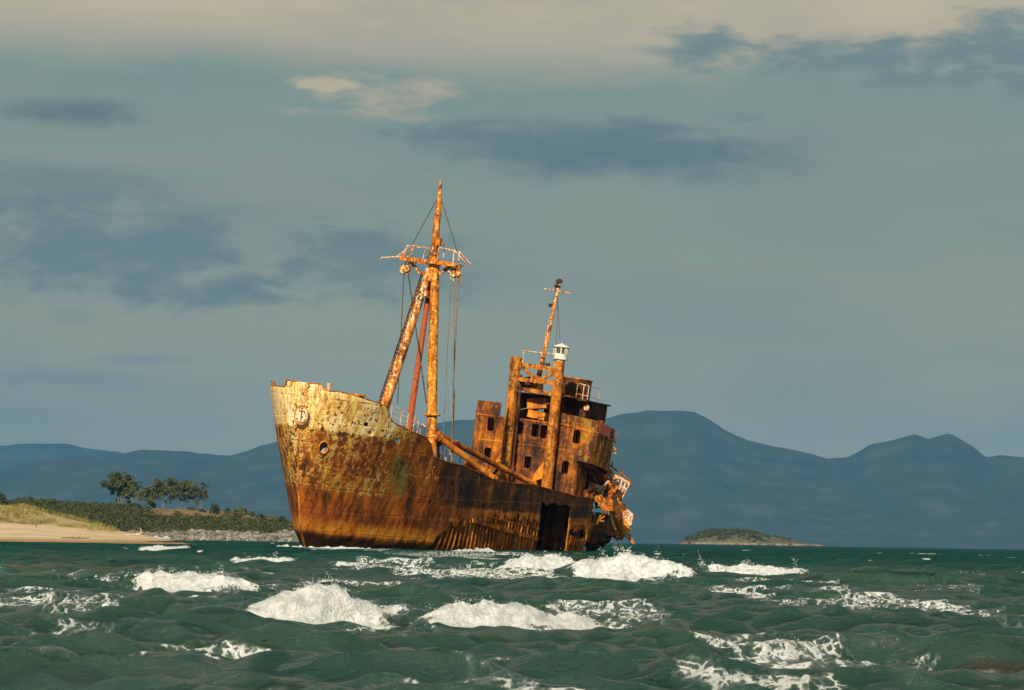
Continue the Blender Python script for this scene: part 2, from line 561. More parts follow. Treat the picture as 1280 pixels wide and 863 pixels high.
def sea_material():
    m, N = newmat('sea_water')
    pos = N.n('ShaderNodeNewGeometry').outputs['Position']
    foam = N.attr('foam'); shoal = N.attr('shoal')
    sep = N.n('ShaderNodeSeparateXYZ'); N.put(sep.inputs[0], pos)
    far = N.step(sep.outputs[1], 20, 160)
    big = N.noise(pos, .35, 3)
    body = N.mix(far, (.009, .036, .028), (.001, .050, .046))
    body = N.mix(N.step(big, .35, .7), body, N.mix(far, (.015, .041, .027), (.003, .062, .048)))
    body = N.mix(N.mul(N.step(N.add(shoal, N.mul(N.sub(big, .5), .8)), .25, .9), .6), body, (.060, .050, .016))
    # foam pattern
    p2 = N.scale(pos, (1, .6, 1))
    warp = N.n('ShaderNodeTexNoise'); N.put(warp.inputs['Vector'], pos); warp.inputs['Scale'].default_value = 4; warp.inputs['Detail'].default_value = 5
    wv = N.n('ShaderNodeVectorMath', operation='MULTIPLY_ADD'); N.put(wv.inputs[0], warp.outputs['Color']); wv.inputs[1].default_value = (.35, .35, .35); N.put(wv.inputs[2], p2)
    cell = N.voro(wv.outputs[0], 5.5, 'DISTANCE_TO_EDGE')
    cell2 = N.voro(wv.outputs[0], 15, 'DISTANCE_TO_EDGE')
    lace = N.add(N.mul(N.step(cell, .0, .22, 1, 0), .45), N.mul(N.step(cell2, .0, .30, 1, 0), .45))
    fn = N.noise(pos, 9, 8, .65)
    fm = N.add(foam, N.mul(N.sub(N.add(N.mul(lace, .6), N.mul(fn, .7)), .62), N.step(foam, .02, .25, 0, .95)))
    mask = N.step(fm, .38, .62)
    veil = N.mul(N.step(fm, .15, .5), .12)
    mk = N.math('MAXIMUM', mask, veil, clamp=True)
    # ripples
    w1 = N.ridge(N.scale(pos, (1, 2.2, 1)), 3.2, 6)
    w2 = N.noise(N.scale(pos, (1, 2.2, 1)), 1.3, 6, .6)
    w3 = N.noise(N.scale(pos, (1, 2.6, 1)), 24, 5, .65)
    h = N.add(N.add(N.mul(w1, .034), N.mul(w3, .014)), N.mul(w2, N.step(sep.outputs[1], 20, 160, .10, .9)))
    nb = N.bump(h, 1.0, 1.0)
    # choppy sea: body colour under a Fresnel gloss; far out the unresolved slopes face the eye and reflect far less
    db = N.n('ShaderNodeBsdfDiffuse'); N.put(db.inputs['Color'], body); N.put(db.inputs['Normal'], nb)
    gl = N.n('ShaderNodeBsdfGlossy'); N.put(gl.inputs['Roughness'], N.step(sep.outputs[1], 20, 150, .07, .22)); N.put(gl.inputs['Normal'], nb)
    fr = N.n('ShaderNodeFresnel'); fr.inputs['IOR'].default_value = 1.33; N.put(fr.inputs['Normal'], nb)
    wp = N.n('ShaderNodeMixShader'); N.put(wp.inputs[0], N.math('MINIMUM', N.mul(fr.outputs[0], N.step(sep.outputs[1], 15, 130, 1.25, .30)), .75))
    N.t.links.new(db.outputs[0], wp.inputs[1]); N.t.links.new(gl.outputs[0], wp.inputs[2])
    fp = N.n('ShaderNodeBsdfPrincipled')
    N.put(fp.inputs['Base Color'], N.mix(N.step(N.noise(pos, 8, 7, .65), .36, .62), (.56, .62, .60), (.92, .93, .92))); fp.inputs['Roughness'].default_value = .9
    fp.inputs['Specular IOR Level'].default_value = .1
    N.put(fp.inputs['Normal'], N.bump(N.add(N.noise(pos, 9, 8, .7), N.mul(N.noise(pos, 40, 5, .65), .6)), 1.0, .10))
    ms = N.n('ShaderNodeMixShader'); N.put(ms.inputs[0], mk)
    N.t.links.new(wp.outputs[0], ms.inputs[1]); N.t.links.new(fp.outputs[0], ms.inputs[2])
    o = N.n('ShaderNodeOutputMaterial'); N.t.links.new(ms.outputs[0], o.inputs[0])
    return m


ICO_V = None


def spheres(name, C, rad, mat, squash=None):
    """many little drops as one mesh"""
    global ICO_V, ICO_F
    bm = bmesh.new(); bmesh.ops.create_icosphere(bm, subdivisions=1, radius=1)
    iv = np.array([v.co[:] for v in bm.verts]); bm.verts.ensure_lookup_table()
    fi = np.array([[v.index for v in f.verts] for f in bm.faces]); bm.free()
    n = len(C)
    jit = 1 + .35 * (rng.random((n, 1, 3)) - .5)
    V = (iv[None] * rad[:, None, None] * jit + C[:, None, :]).reshape(-1, 3)
    Fc = (fi[None] + (np.arange(n) * len(iv))[:, None, None]).reshape(-1, 3)
    return np_mesh(name, V, Fc, mat)


V, F4, foam, shoal, lump, Dd = build_sea()
sea = np_mesh('sea', V, F4, sea_material(), {'foam': foam, 'shoal': shoal})
tag(sea, kind='structure')

m_foam, N = newmat('foam_bubbles')
N.out(N.mix(N.noise(N.coord('Object'), 8, 4), (.70, .73, .71), (.84, .85, .83)), .9, spec=.1)
ii = np.where((lump > .25) & (Dd < 95))[0]
wgt = (1 / Dd[ii]) ** 1.0 * (V[ii, 2] > .02)
ii = rng.choice(ii, 5000, p=wgt / wgt.sum())
C = V[ii] + rng.normal(0, 1, (len(ii), 3)) * (.010 * Dd[ii] / 18)[:, None]
spheres('sea_foam', C, rng.uniform(.0009, .0032, len(ii)) * Dd[ii] / 18 * rng.random(len(ii)) ** .6, m_foam)
tag(bpy.data.objects['sea_foam'], 'frothy white foam tumbling on the breaking waves', 'foam', kind='stuff')
# flung drops above the crests
ii = np.where((lump > .3) & (Dd < 95) & (V[:, 2] > .15))[0]
wgt = (1 / Dd[ii]) * V[ii, 2] ** 2
jets = rng.choice(ii, 60, p=wgt / wgt.sum())
pts, rr = [], []
for j in jets:
    n = rng.integers(6, 40); s_ = Dd[j] / 18
    dirv = np.array([rng.normal(-.3, .5), rng.normal(0, .3), rng.uniform(.4, 1)])
    hh = rng.uniform(.02, .10) * s_ * (1.7 if rng.random() < .12 else 1)
    for q in range(n):
        t = rng.random()
        pts.append(V[j] + dirv * hh * t + rng.normal(0, .010 * s_, 3)); rr.append(rng.uniform(.0009, .0028) * s_ * (1.2 - t * .7))
spheres('sea_spray', np.array(pts), np.array(rr), m_foam)
tag(bpy.data.objects['sea_spray'], 'white droplets flung up above the breaking crests', 'spray', kind='stuff')

# ------------------------------------------------------------------ far mountains
RIDGE = [(-1500, 600), (-700, 560), (-300, 590), (-100, 596), (0, 588), (60, 575), (130, 569), (180, 562), (235, 563), (265, 568), (290, 568), (330, 556), (360, 548), (450, 537),
         (548, 528), (596, 522), (640, 527), (700, 529), (740, 528), (776, 517), (807, 513), (850, 512), (868, 514), (885, 522), (905, 536), (935, 549), (970, 557), (1000, 564),
         (1035, 572), (1060, 571), (1075, 563), (1087, 555), (1110, 551), (1128, 546), (1143, 541.5), (1152, 544), (1160, 548), (1170, 544.5), (1184, 540), (1192, 542.5), (1203, 549), (1217, 558), (1232, 569), (1260, 569), (1290, 571), (1500, 575), (2000, 530), (2900, 590)]
FAR_RIDGE = [(-1500, 570), (-600, 548), (-200, 560), (-60, 558), (0, 557), (40, 554), (75, 553), (105, 559), (145, 564), (190, 574), (300, 590), (420, 600), (700, 610)]


def mountain(name, ridge, d0, d1, d2, seed, px0, px1, n):
    px = np.linspace(px0, px1, n)
    py = interp(ridge, px) + 1.6 * (fbm(px / 22, px * 0, 4, seed) - .5) * 2
    rows = 60
    Vv = np.zeros((rows, n, 3))
    rel = np.linspace(0, 1.5, rows)
    for j in range(n):
        top = at(px[j], py[j], d1)
        dirh = top[:2] / np.linalg.norm(top[:2])
        dist = np.where(rel <= 1, d0 + (d1 - d0) * rel, d1 + (d2 - d1) * (rel - 1) * 2)
        prof = np.where(rel <= 1, np.clip(rel, 0, 1) ** 1.25, 1 - ((rel - 1) * 2) ** 1.5)
        Vv[:, j, :2] = dist[:, None] * dirh[None]
        Vv[:, j, 2] = -6 + (top[2] + 6) * prof
    X, Y = Vv[..., 0], Vv[..., 1]
    g = fbm(X / 700, Y / 700, 5, seed) - .5
    g2 = np.abs(fbm(X / 420, Y / 900, 4, seed + 9) - .5)
    env = np.sin(np.clip(rel, 0, 1) * math.pi)[:, None] ** .8
    Vv[..., 2] += env * (Vv[..., 2].max(0)[None] * .16) * (g * .8 - g2 * .9)
    o = np_mesh(name, Vv.reshape(-1, 3), grid_faces(rows, n), m_mount)
    tag(o, kind='structure')
    return o


m_mount, N = newmat('mountain_scrub')
pos = N.n('ShaderNodeNewGeometry').outputs['Position']
c = N.ramp(N.noise(pos, .006, 9, .65), [(.35, (.030, .042, .022)), (.55, (.048, .056, .030)), (.75, (.085, .080, .05))])
N.out(c, .95, spec=.05)
mountain('mountains', RIDGE, 10200, 12200, 13800, 4, -1400, 2700, 1500)
mountain('far_mountains', FAR_RIDGE, 14200, 15800, 17000, 14, -1400, 700, 300)


# ------------------------------------------------------------------ foliage helpers
def leaf_mesh(C, size, seed=0, flat=.5):
    """quads of random tilt around centres C"""
    r_ = np.random.default_rng(seed)
    n = len(C)
    a = r_.normal(0, 1, (n, 3)); a /= np.linalg.norm(a, axis=1)[:, None]
    b = r_.normal(0, 1, (n, 3)); b -= a * (a * b).sum(1)[:, None]; b /= np.linalg.norm(b, axis=1)[:, None]
    s = (size * r_.uniform(.6, 1.4, n))[:, None]
    a = a * s; b = b * s * flat
    Vv = np.stack([C - a, C - b * .8, C + a, C + b * .8], 1).reshape(-1, 3)
    Fc = np.arange(n * 4).reshape(-1, 4)
    return Vv, Fc


def clumps(centers, radii, per, seed, squash=.8):
    r_ = np.random.default_rng(seed)
    out = []
    for c, r in zip(centers, radii):
        k = max(6, int(per * (r ** 1.5)))
        d = r_.normal(0, 1, (k, 3)); d /= np.linalg.norm(d, axis=1)[:, None]
        q = d * (r * r_.random(k)[:, None] ** .45) * np.array([1, 1, squash])
        out.append(np.asarray(c) + q)
    return np.concatenate(out)


def leaf_mat(name, dark, light):
    m, N = newmat(name)
    pos = N.n('ShaderNodeNewGeometry').outputs['Position']
    f = N.add(N.mul(N.noise(pos, .45, 3), .6), N.mul(N.noise(pos, 3.5, 3), .4))
    col = N.ramp(f, [(.35, dark), (.65, light)])
    N.out(col, .7, spec=.2)
    return m


m_euc = leaf_mat('eucalyptus_leaf', (.035, .050, .020), (.11, .115, .045))
m_pine = leaf_mat('dark_leaf', (.016, .028, .012), (.055, .070, .026))
m_olive = leaf_mat('olive_leaf', (.045, .060, .022), (.13, .135, .055))
m_scrub = leaf_mat('scrub_leaf', (.014, .022, .008), (.085, .092, .030))
m_bark, N = newmat('pale_bark')
N.out(N.ramp(N.noise(N.scale(N.coord(), (1, 1, .3)), 2.5, 5), [(.3, (.10, .075, .05)), (.7, (.27, .22, .16))]), .9, spec=.1)


# ------------------------------------------------------------------ headland with scrub, field and rocky shore
HL_TOP = [(-500, 610), (-200, 618), (0, 627), (60, 628), (130, 633), (200, 637), (270, 638.5), (300, 641), (330, 647), (360, 654), (400, 663), (450, 672), (520, 681)]


def headland_z(px, d):
    """height at column px, ground distance d"""
    d0, d1 = 560.0, 900.0
    py = interp(HL_TOP, px)
    ztop = CAMH + (hor(px) - py) / FPX * d1
    zrock = np.minimum(1.35, .7 + ztop * .25)
    r = (d - d0) / (d1 - d0)
    z = np.where(r < 0, -1 + (1.0 + r * 0) * sstep(-.05, 0, r) * .9,
                 np.where(r < .06, zrock * sstep(-.02, .06, r), zrock + (ztop - zrock) * np.clip((r - .06) / .94, 0, 1) ** .85))
    z = np.where(r > 1, ztop - (r - 1) * 18, z)
    return z


px = np.linspace(-500, 520, 420)
dist = np.concatenate([np.linspace(535, 620, 70), np.linspace(625, 1150, 110)])
PX, DI = np.meshgrid(px, dist)
AZ = (PX - 640) / FPX
HX, HY = DI * np.sin(AZ), DI * np.cos(AZ)
HZ = headland_z(PX, DI)
rk = (1 - sstep(580, 596, DI))
HZ += rk * (HZ > -.5) * ((fbm(HX / 2.2, HY / 2.2, 4, 3) - .45) * 1.5) + (1 - rk) * (fbm(HX / 9, HY / 9, 3, 8) - .5) * 1.0
field = sstep(715, 740, DI + 14 * (fbm(HX / 12, HY / 12, 3, 2) - .5)) * sstep(165, 200, PX) * sstep(352, 325, PX)
m_head, N = newmat('headland_ground')
pos = N.n('ShaderNodeNewGeometry').outputs['Position']
rn = N.noise(pos, .9, 8, .65)
rock = N.ramp(rn, [(.36, (.04, .036, .028)), (.5, (.18, .165, .135)), (.66, (.38, .36, .30))])
soil = N.ramp(N.noise(pos, .25, 6), [(.35, (.045, .050, .022)), (.65, (.11, .10, .045))])
fld = N.ramp(N.noise(N.scale(pos, (1, .3, 1)), .4, 5), [(.3, (.16, .10, .045)), (.7, (.26, .18, .085))])
cc = N.mix(N.attr('rock'), soil, rock); cc = N.mix(N.attr('field'), cc, fld)
N.out(cc, .95, N.bump(rn, .7, .6), spec=.1)
hl = np_mesh('headland', np.stack([HX, HY, HZ], -1).reshape(-1, 3), grid_faces(len(dist), len(px)), m_head, {'rock': rk, 'field': field})
tag(hl, kind='structure')


def hl_point(px, d):
    a = (px - 640) / FPX
    return np.array([d * math.sin(a), d * math.cos(a), float(headland_z(np.array([px]), np.array([d]))[0])])


cs, rs = [], []
for k in range(5200):
    p = rng.uniform(-250, 430); d_ = 574 + 338 * rng.random() ** 1.15
    if rng.random() < interp([(0, 0), (165, 0), (200, .97), (320, .95), (350, 0)], p) and d_ > 728:
        continue
    if d_ < 578 + 16 * vnoise(np.array([p / 9.]), np.array([.5]), 4)[0] and (p > 225 or rng.random() < .4):
        continue
    r_ = rng.uniform(.45, 1.0) * (1.0 if d_ > 650 else .8) * (1.8 if rng.random() < .10 else 1)
    q = hl_point(p, d_); q[2] += r_ * .45
    cs.append(q); rs.append(r_)
Vv, Fc = leaf_mesh(clumps(cs, rs, 46, 5, .7), .26, 5, .7)
tag(np_mesh('scrub', Vv, Fc, m_scrub, smooth=False), 'low dark green scrub covering the headland slope', 'scrub', kind='stuff')

# shore boulders (uncountable rubble)
bm = bmesh.new(); bmesh.ops.create_icosphere(bm, subdivisions=2, radius=1)
iv = np.array([v.co[:] for v in bm.verts]); fi = np.array([[v.index for v in f.verts] for f in bm.faces]); bm.free()


def rubble(name, cents, rad, mat, label):
    n = len(cents)
    off = rng.random((n, 1, 3)) * 50
    q = iv[None] * 1.0
    nn = .55 + .8 * vnoise((q * 1.4 + off)[..., 0] + (q + off)[..., 2], (q * 1.4 + off)[..., 1] - (q + off)[..., 2], 3)
    Vv = (q * nn[..., None] * rad[:, None, None] * np.array([1.2, 1.0, .75]) + cents[:, None, :]).reshape(-1, 3)
    Fc = (fi[None] + (np.arange(n) * len(iv))[:, None, None]).reshape(-1, 3)
    o = np_mesh(name, Vv, Fc, mat, smooth=False)
    tag(o, label, 'rocks', kind='stuff')
    return o


m_rock, N = newmat('limestone')
pos = N.n('ShaderNodeNewGeometry').outputs['Position']
rn = N.noise(pos, 1.4, 8, .65)
N.out(N.ramp(rn, [(.36, (.04, .036, .028)), (.5, (.16, .15, .12)), (.66, (.34, .32, .27))]), .9, N.bump(rn, .6, .3), spec=.15)
cc_, rr_ = [], []
for k in range(300):
    p = rng.uniform(150, 470); d_ = rng.uniform(550, 584)
    q = hl_point(p, d_); r_ = rng.uniform(.2, 1.25) ** 1.4 * (.5 if p < 240 else 1)
    q[2] = max(q[2], .0) + r_ * .1
    cc_.append(q); rr_.append(r_)
rubble('shore_rocks', np.array(cc_), np.array(rr_), m_rock, 'pale grey boulders along the foot of the headland')


# ------------------------------------------------------------------ trees and bushes
def tree(name, base, h, w, mat, seed, crown0=.35, nb=7, dens=60, leaf=.30, trunks=1, label=None, cat='tree', group=None, airy=1.0, cl=.19):
    """base world point; crown of leaf clumps carried on real limbs"""
    r_ = random.Random(seed)
    root = bpy.data.objects.new(name, None); COL.objects.link(root); root.location = base
    tag(root, label, cat, group)
    t = MB(); tips = []
    for k in range(trunks):
        lean = Vector((r_.uniform(-.12, .12) * w, r_.uniform(-.1, .1) * w, 0)) + Vector(((k - (trunks - 1) / 2) * .28 * w, 0, 0))
        top = Vector((lean.x, lean.y, h * .72))
        mid = top * .5 + Vector((r_.uniform(-.05, .05) * w, 0, 0)) - lean * .15
        b0 = Vector(((k - (trunks - 1) / 2) * .12 * w, 0, -.3))
        r0 = .014 * h / math.sqrt(trunks) + .03
        t.tube([b0, mid, top], [r0, r0 * .7, r0 * .3], 7)
        tips.append((top, .9))
        for q in range(nb):
            f = r_.uniform(crown0 * .8, .72) / .72
            s_ = mid * (2 * f) if f < .5 else mid + (top - mid) * (f - .5) * 2
            an = r_.uniform(0, 6.28)
            ln = w * .5 * r_.uniform(.45, 1.0)
            e = s_ + Vector((math.cos(an) * ln, math.sin(an) * ln, h * r_.uniform(.10, .28)))
            e.z = min(e.z, h * .93)
            m_ = (s_ + e) / 2 + Vector((0, 0, -.03 * h))
            t.tube([s_, m_, e], [r0 * .45, r0 * .3, r0 * .12], 5)
            tips.append((e, r_.uniform(.6, 1.1))); tips.append(((m_ + e) / 2, r_.uniform(.4, .7)))
    t.build('trunk', m_bark, root, smooth=True)
    cs = []; rs = []
    for e, k in tips:
        for q in range(4):
            cs.append([e.x + r_.gauss(0, .10) * w * airy, e.y + r_.gauss(0, .10) * w * airy, min(h * .97, e.z + r_.gauss(.0, .10) * h)])
            rs.append(cl * w * k * r_.uniform(.6, 1.15))
    Vv, Fc = leaf_mesh(clumps(cs, rs, dens, seed, .75), leaf, seed, .55)
    o = np_mesh('crown', Vv, Fc, mat, smooth=False); o.parent = root
    return root


def base_at(px, d):
    return Vector(hl_point(px, d))


def px_m(n, d):
    return n * d / FPX


TD = 880
G = 'trees on top of the headland'
tree('eucalyptus_tree', base_at(157, TD), px_m(43, TD), px_m(32, TD), m_euc, 21, .25, 9, 46, .34, 2, 'tallest and broadest dark tree at the left of the headland tree row', group=G)
tree('eucalyptus_tree', base_at(188, TD - 20), px_m(27, TD), px_m(24, TD), m_olive, 22, .15, 8, 50, .32, 1, 'low light olive bushy tree in front of the tallest dark tree', group=G)
tree('eucalyptus_tree', base_at(209, TD), px_m(39, TD), px_m(27, TD), m_euc, 23, .4, 7, 40, .32, 2, 'round topped tree with bare pale stems in the middle of the row', group=G)
tree('eucalyptus_tree', base_at(233, TD), px_m(35, TD), px_m(28, TD), m_euc, 24, .38, 7, 34, .32, 3, 'wide open crowned tree with several pale stems beside the thin tree', group=G)
tree('eucalyptus_tree', base_at(256, TD), px_m(29, TD), px_m(20, TD), m_euc, 25, .5, 6, 26, .30, 2, 'thin sparse tree at the right end of the tree row', group=G, cl=.12)
tree('eucalyptus_tree', base_at(172, TD + 25), px_m(35, TD), px_m(20, TD), m_pine, 26, .3, 7, 40, .32, 1, 'dark narrow tree behind and right of the tallest tree', group=G)


def bush(base, h, w, mat, seed, label, group=None, leaf=.24):
    r_ = random.Random(seed)
    root = bpy.data.objects.new('bush', None); COL.objects.link(root); root.location = base
    tag(root, label, 'bush', group)
    t = MB()
    for k in range(4):
        t.tube([(0, 0, -.2), (r_.uniform(-.2, .2) * w, r_.uniform(-.2, .2) * w, h * .6)], [.06, .03], 5)
    t.build('stem', m_bark, root)
    cs = []; rs = []
    for k in range(13):
        a = r_.uniform(0, 6.28); q = w * .33 * math.sqrt(r_.random())
        cs.append([math.cos(a) * q, math.sin(a) * q, h * r_.uniform(.22, .78)]); rs.append(min(w, h) * r_.uniform(.20, .32))
    Vv, Fc = leaf_mesh(clumps(cs, rs, 90, seed, .9), leaf, seed, .6)
    o = np_mesh('foliage', Vv, Fc, mat, smooth=False); o.parent = root
    return root


GB = 'round bushes on the headland'
bush(base_at(5, 800), px_m(22, 800), px_m(32, 800), m_pine, 31, 'big dark bush at the left edge above the dune', GB)
bush(base_at(54, 860), px_m(6, 860), px_m(14, 860), m_olive, 32, 'small pale bush on the skyline between dune and trees', GB)
for i, (p, w_, h_, dd_, lb, mt) in enumerate([
    (273, 14, 12, 800, 'dark upright bush at the left edge of the brown field', m_pine),
    (258, 16, 4, 845, 'flat dark bush under the thin sparse tree', m_pine),
    (289, 11, 6, 860, 'small dark bush on the brown field skyline', m_pine),
    (302, 15, 13, 760, 'round blue green bush in front of the brown field', m_olive),
    (311, 6, 9, 840, 'narrow pointed dark bush right of the round green bush', m_pine),
    (320, 6, 8, 830, 'tiny pointed bush right of the narrow dark bush', m_pine),
    (331, 16, 10, 760, 'wide dark bush left of the pair beside the bow', m_pine),
    (346, 13, 10, 740, 'rounded bush second from the ship bow', m_olive),
    (358, 14, 13, 730, 'rounded dark bush directly beside the ship bow', m_pine)]):
    bush(base_at(p, dd_), px_m(h_, dd_) * 1.15, px_m(w_, dd_), mt, 40 + i, lb, GB)

# ------------------------------------------------------------------ beach with dune
SAND_TOP = [(-500, 640), (-100, 648), (0, 652), (50, 655), (100, 660), (150, 665), (180, 669), (215, 675), (260, 684), (300, 690)]
DUNE_TOP = [(-500, 615), (-100, 622), (0, 631), (40, 635), (80, 645), (110, 652), (130, 657), (150, 663), (180, 668.5), (215, 675), (260, 684), (300, 690)]


def z_of(px, py, d):
    return CAMH + (hor(px) - py) / FPX * d


def beach_z(px, d):
    zs = z_of(px, interp(SAND_TOP, px), 305); zd = z_of(px, interp(DUNE_TOP, px), 325)
    body = np.where(d < 236, -.6 + .70 * sstep(222, 236, d),
                    np.where(d < 305, .10 + (zs - .10) * np.clip((d - 236) / 69, 0, 1) ** 1.3,
                             np.where(d < 325, zs + (zd - zs) * sstep(305, 325, d), zd - (zd + 1) * sstep(328, 352, d))))
    spit = -.5 + .72 * np.exp(-((d - 232) / 7.0) ** 2) * sstep(268, 235, px)
    fill = -9.0
    return np.maximum(np.maximum(body, spit), fill)


px = np.linspace(-500, 310, 420); dist = np.linspace(214, 356, 130)
PX, DI = np.meshgrid(px, dist); AZ = (PX - 640) / FPX
BX, BY = DI * np.sin(AZ), DI * np.cos(AZ)
BZ = beach_z(PX, DI) + (fbm(BX / 3, BY / 3, 4, 6) - .5) * .22
grass = sstep(299, 308, DI + 10 * (fbm(BX / 4, BY / 4, 3, 4) - .5)) * sstep(160, 110, PX)
m_sand, N = newmat('beach_sand')
pos = N.n('ShaderNodeNewGeometry').outputs['Position']
sep = N.n('ShaderNodeSeparateXYZ'); N.put(sep.inputs[0], pos)
sn = N.noise(N.scale(pos, (.35, 1, 1)), .5, 7, .6)
dry = N.ramp(sn, [(.36, (.40, .30, .17)), (.64, (.62, .49, .31))])
wet = N.mix(sn, (.22, .15, .07), (.30, .20, .10))
cs_ = N.mix(N.step(sep.outputs[2], .15, .5), wet, dry)
cs_ = N.mix(N.mul(N.attr('grass'), .55), cs_, (.26, .20, .08))
N.out(cs_, .95, N.bump(N.noise(pos, 1.2, 6), .5, .3), spec=.1)
bo = np_mesh('beach', np.stack([BX, BY, BZ], -1).reshape(-1, 3), grid_faces(len(dist), len(px)), m_sand, {'grass': grass})
tag(bo, kind='structure')

# dune grass
m_grass, N = newmat('dune_grass')
pos = N.n('ShaderNodeNewGeometry').outputs['Position']
N.out(N.ramp(N.noise(pos, .5, 4), [(.35, (.10, .095, .025)), (.65, (.30, .25, .075))]), .8, spec=.15)
gv, gf = [], []
for k in range(5200):
    p = rng.uniform(-330, 150); d_ = rng.uniform(301, 329)
    zd = float(beach_z(np.array([p]), np.array([d_]))[0])
    if zd < .6 or rng.random() > interp([(-330, 1), (60, 1), (150, .35)], p) * interp([(301, .25), (310, .8), (329, 1)], d_):
        continue
    if vnoise(np.array([p / 14.]), np.array([d_ / 3.]), 8)[0] < .36:
        continue
    a = (p - 640) / FPX
    b = np.array([d_ * math.sin(a), d_ * math.cos(a), zd - .05])
    for q in range(7):
        o = len(gv); an = rng.uniform(0, 6.28); hh = rng.uniform(.25, .62)
        sx, sy = math.cos(an) * .035, math.sin(an) * .035
        bb = b + np.array([rng.normal(0, .18), rng.normal(0, .18), 0])
        tip = bb + np.array([rng.normal(.12, .14), rng.normal(0, .14), hh])
        gv += [bb + [sx, sy, 0], bb - [sx, sy, 0], tip]; gf.append((o, o + 1, o + 2))
tag(np_mesh('dune_grass', np.array(gv), np.array(gf), m_grass, smooth=False), 'yellow green grass growing on the sand dune', 'grass', kind='stuff')

m_drift, N = newmat('driftwood')
N.out(N.ramp(N.noise(N.scale(N.coord(), (4, 4, 1)), 2, 5), [(.3, (.25, .2, .14)), (.7, (.62, .54, .42))]), .85)
m_driftd, N = newmat('dark_driftwood')
N.out(N.ramp(N.noise(N.coord(), 3, 5), [(.3, (.07, .045, .03)), (.7, (.2, .14, .09))]), .9)


def bpoint(px, d, dz=0):
    a = (px - 640) / FPX
    return Vector((d * math.sin(a), d * math.cos(a), float(beach_z(np.array([px]), np.array([d]))[0]) + dz))


b = bpoint(176, 292); t = MB()
t.tube([(-1.1, 0, .12), (-.2, .1, .16), (.5, 0, .2), (.75, 0, .42)], [.05, .09, .11, .06], 7)
t.tube([(.5, 0, .2), (.62, -.1, .6), (.55, -.1, .82)], [.07, .05, .03], 6); t.tube([(.3, .1, .2), (.2, .3, .5)], [.05, .02], 6); t.tube([(-.3, 0, .15), (-.5, -.2, .36)], [.04, .02], 6)
o = t.build('driftwood_branch', m_drift, None, True); o.location = b
tag(o, 'pale forked driftwood branch lying at the end of the beach', 'driftwood')
b = bpoint(103, 258); t = MB(); t.tube([(-1.2, 0, .06), (-.3, .1, .08), (.4, .05, .05), (1.3, -.1, .10)], [.04, .06, .05, .03], 7); t.tube([(.2, 0, .06), (.5, .2, .30)], [.03, .015], 6)
o = t.build('driftwood_log', m_driftd, None, True); o.location = b
tag(o, 'dark brown log lying on the sand near the water', 'driftwood')
b = bpoint(40, 300); t = MB(); t.tube([(-1.3, 0, .22), (0, .1, .13), (1.4, 0, .08)], [.05, .07, .04], 7)
o = t.build('driftwood_log', m_driftd, None, True); o.location = b
tag(o, 'thin slanting dark branch lying high on the sand below the dune', 'driftwood')
b = bpoint(55, 290); t = MB(); t.tube([(0, 0, -.2), (.03, 0, .38)], [.045, .04], 7); t.tube([(.03, 0, .3), (.12, 0, .36)], [.02, .015], 6)
o = t.build('wooden_post', m_driftd, None, True); o.location = b
tag(o, 'short dark wooden stake standing upright in the beach sand', 'post')

# ------------------------------------------------------------------ small island
ISL = [(848, 681), (857, 678), (866, 673), (878, 667), (890, 664.5), (900, 663), (925, 664), (945, 666), (960, 669), (975, 671.5), (990, 675), (1005, 678), (1025, 681), (1042, 684)]
ID = 2600.0
px = np.linspace(835, 1056, 220); rel = np.linspace(-1, 1, 50)
PX, RL = np.meshgrid(px, rel)
zt = np.maximum(z_of(px, interp(ISL, px), ID) - 2.0, -.5)
IX = (PX - 640) / FPX * ID; IY = ID + RL * 60
IZ = -1.5 + (np.maximum(zt, 0)[None] + 1.5) * (1 - RL ** 2) ** .6 + 1.8 * sstep(.98, .85, np.abs(RL)) * (zt > -.4)[None]
IZ += (fbm(IX / 5, IY / 5, 4, 2) - .5) * 2.2 * (IZ > -.5)
m_isl, N = newmat('island_rock')
pos = N.n('ShaderNodeNewGeometry').outputs['Position']
sep = N.n('ShaderNodeSeparateXYZ'); N.put(sep.inputs[0], pos)
rn = N.noise(pos, .22, 7, .65)
rock = N.ramp(rn, [(.36, (.05, .042, .03)), (.52, (.24, .20, .14)), (.68, (.46, .41, .32))])
soil = N.ramp(rn, [(.35, (.05, .055, .025)), (.65, (.14, .12, .06))])
dk = N.step(sep.outputs[2], .3, 1.3)
N.out(N.mix(dk, (.03, .025, .02), N.mix(N.step(N.add(sep.outputs[2], N.mul(rn, 7)), 4.8, 6.6), rock, soil)), .95, N.bump(rn, .7, 1.5), spec=.1)
tag(np_mesh('island', np.stack([IX, IY, IZ], -1).reshape(-1, 3), grid_faces(50, 220), m_isl), kind='structure')
cs, rs = [], []
for k in range(620):
    p = rng.uniform(858, 990); t_ = rng.uniform(-.92, .6)
    j = int(np.clip((p - 835) / 221 * 219, 0, 219)); r0 = int((t_ + 1) / 2 * 49)
    zz = IZ[r0, j]
    if zz < 4.0 and rng.random() < .9: continue
    if p > 955 and rng.random() < .6: continue
    r_ = rng.uniform(.9, 2.4) * (1 if p < 950 else .6)
    cs.append([IX[r0, j], IY[r0, j], zz + r_ * .4]); rs.append(r_)
Vv, Fc = leaf_mesh(clumps(cs, rs, 24, 9, .75), .55, 9, .7)
tag(np_mesh('island_scrub', Vv, Fc, m_scrub, smooth=False), 'dark green scrub covering the top of the small island', 'scrub', kind='stuff')

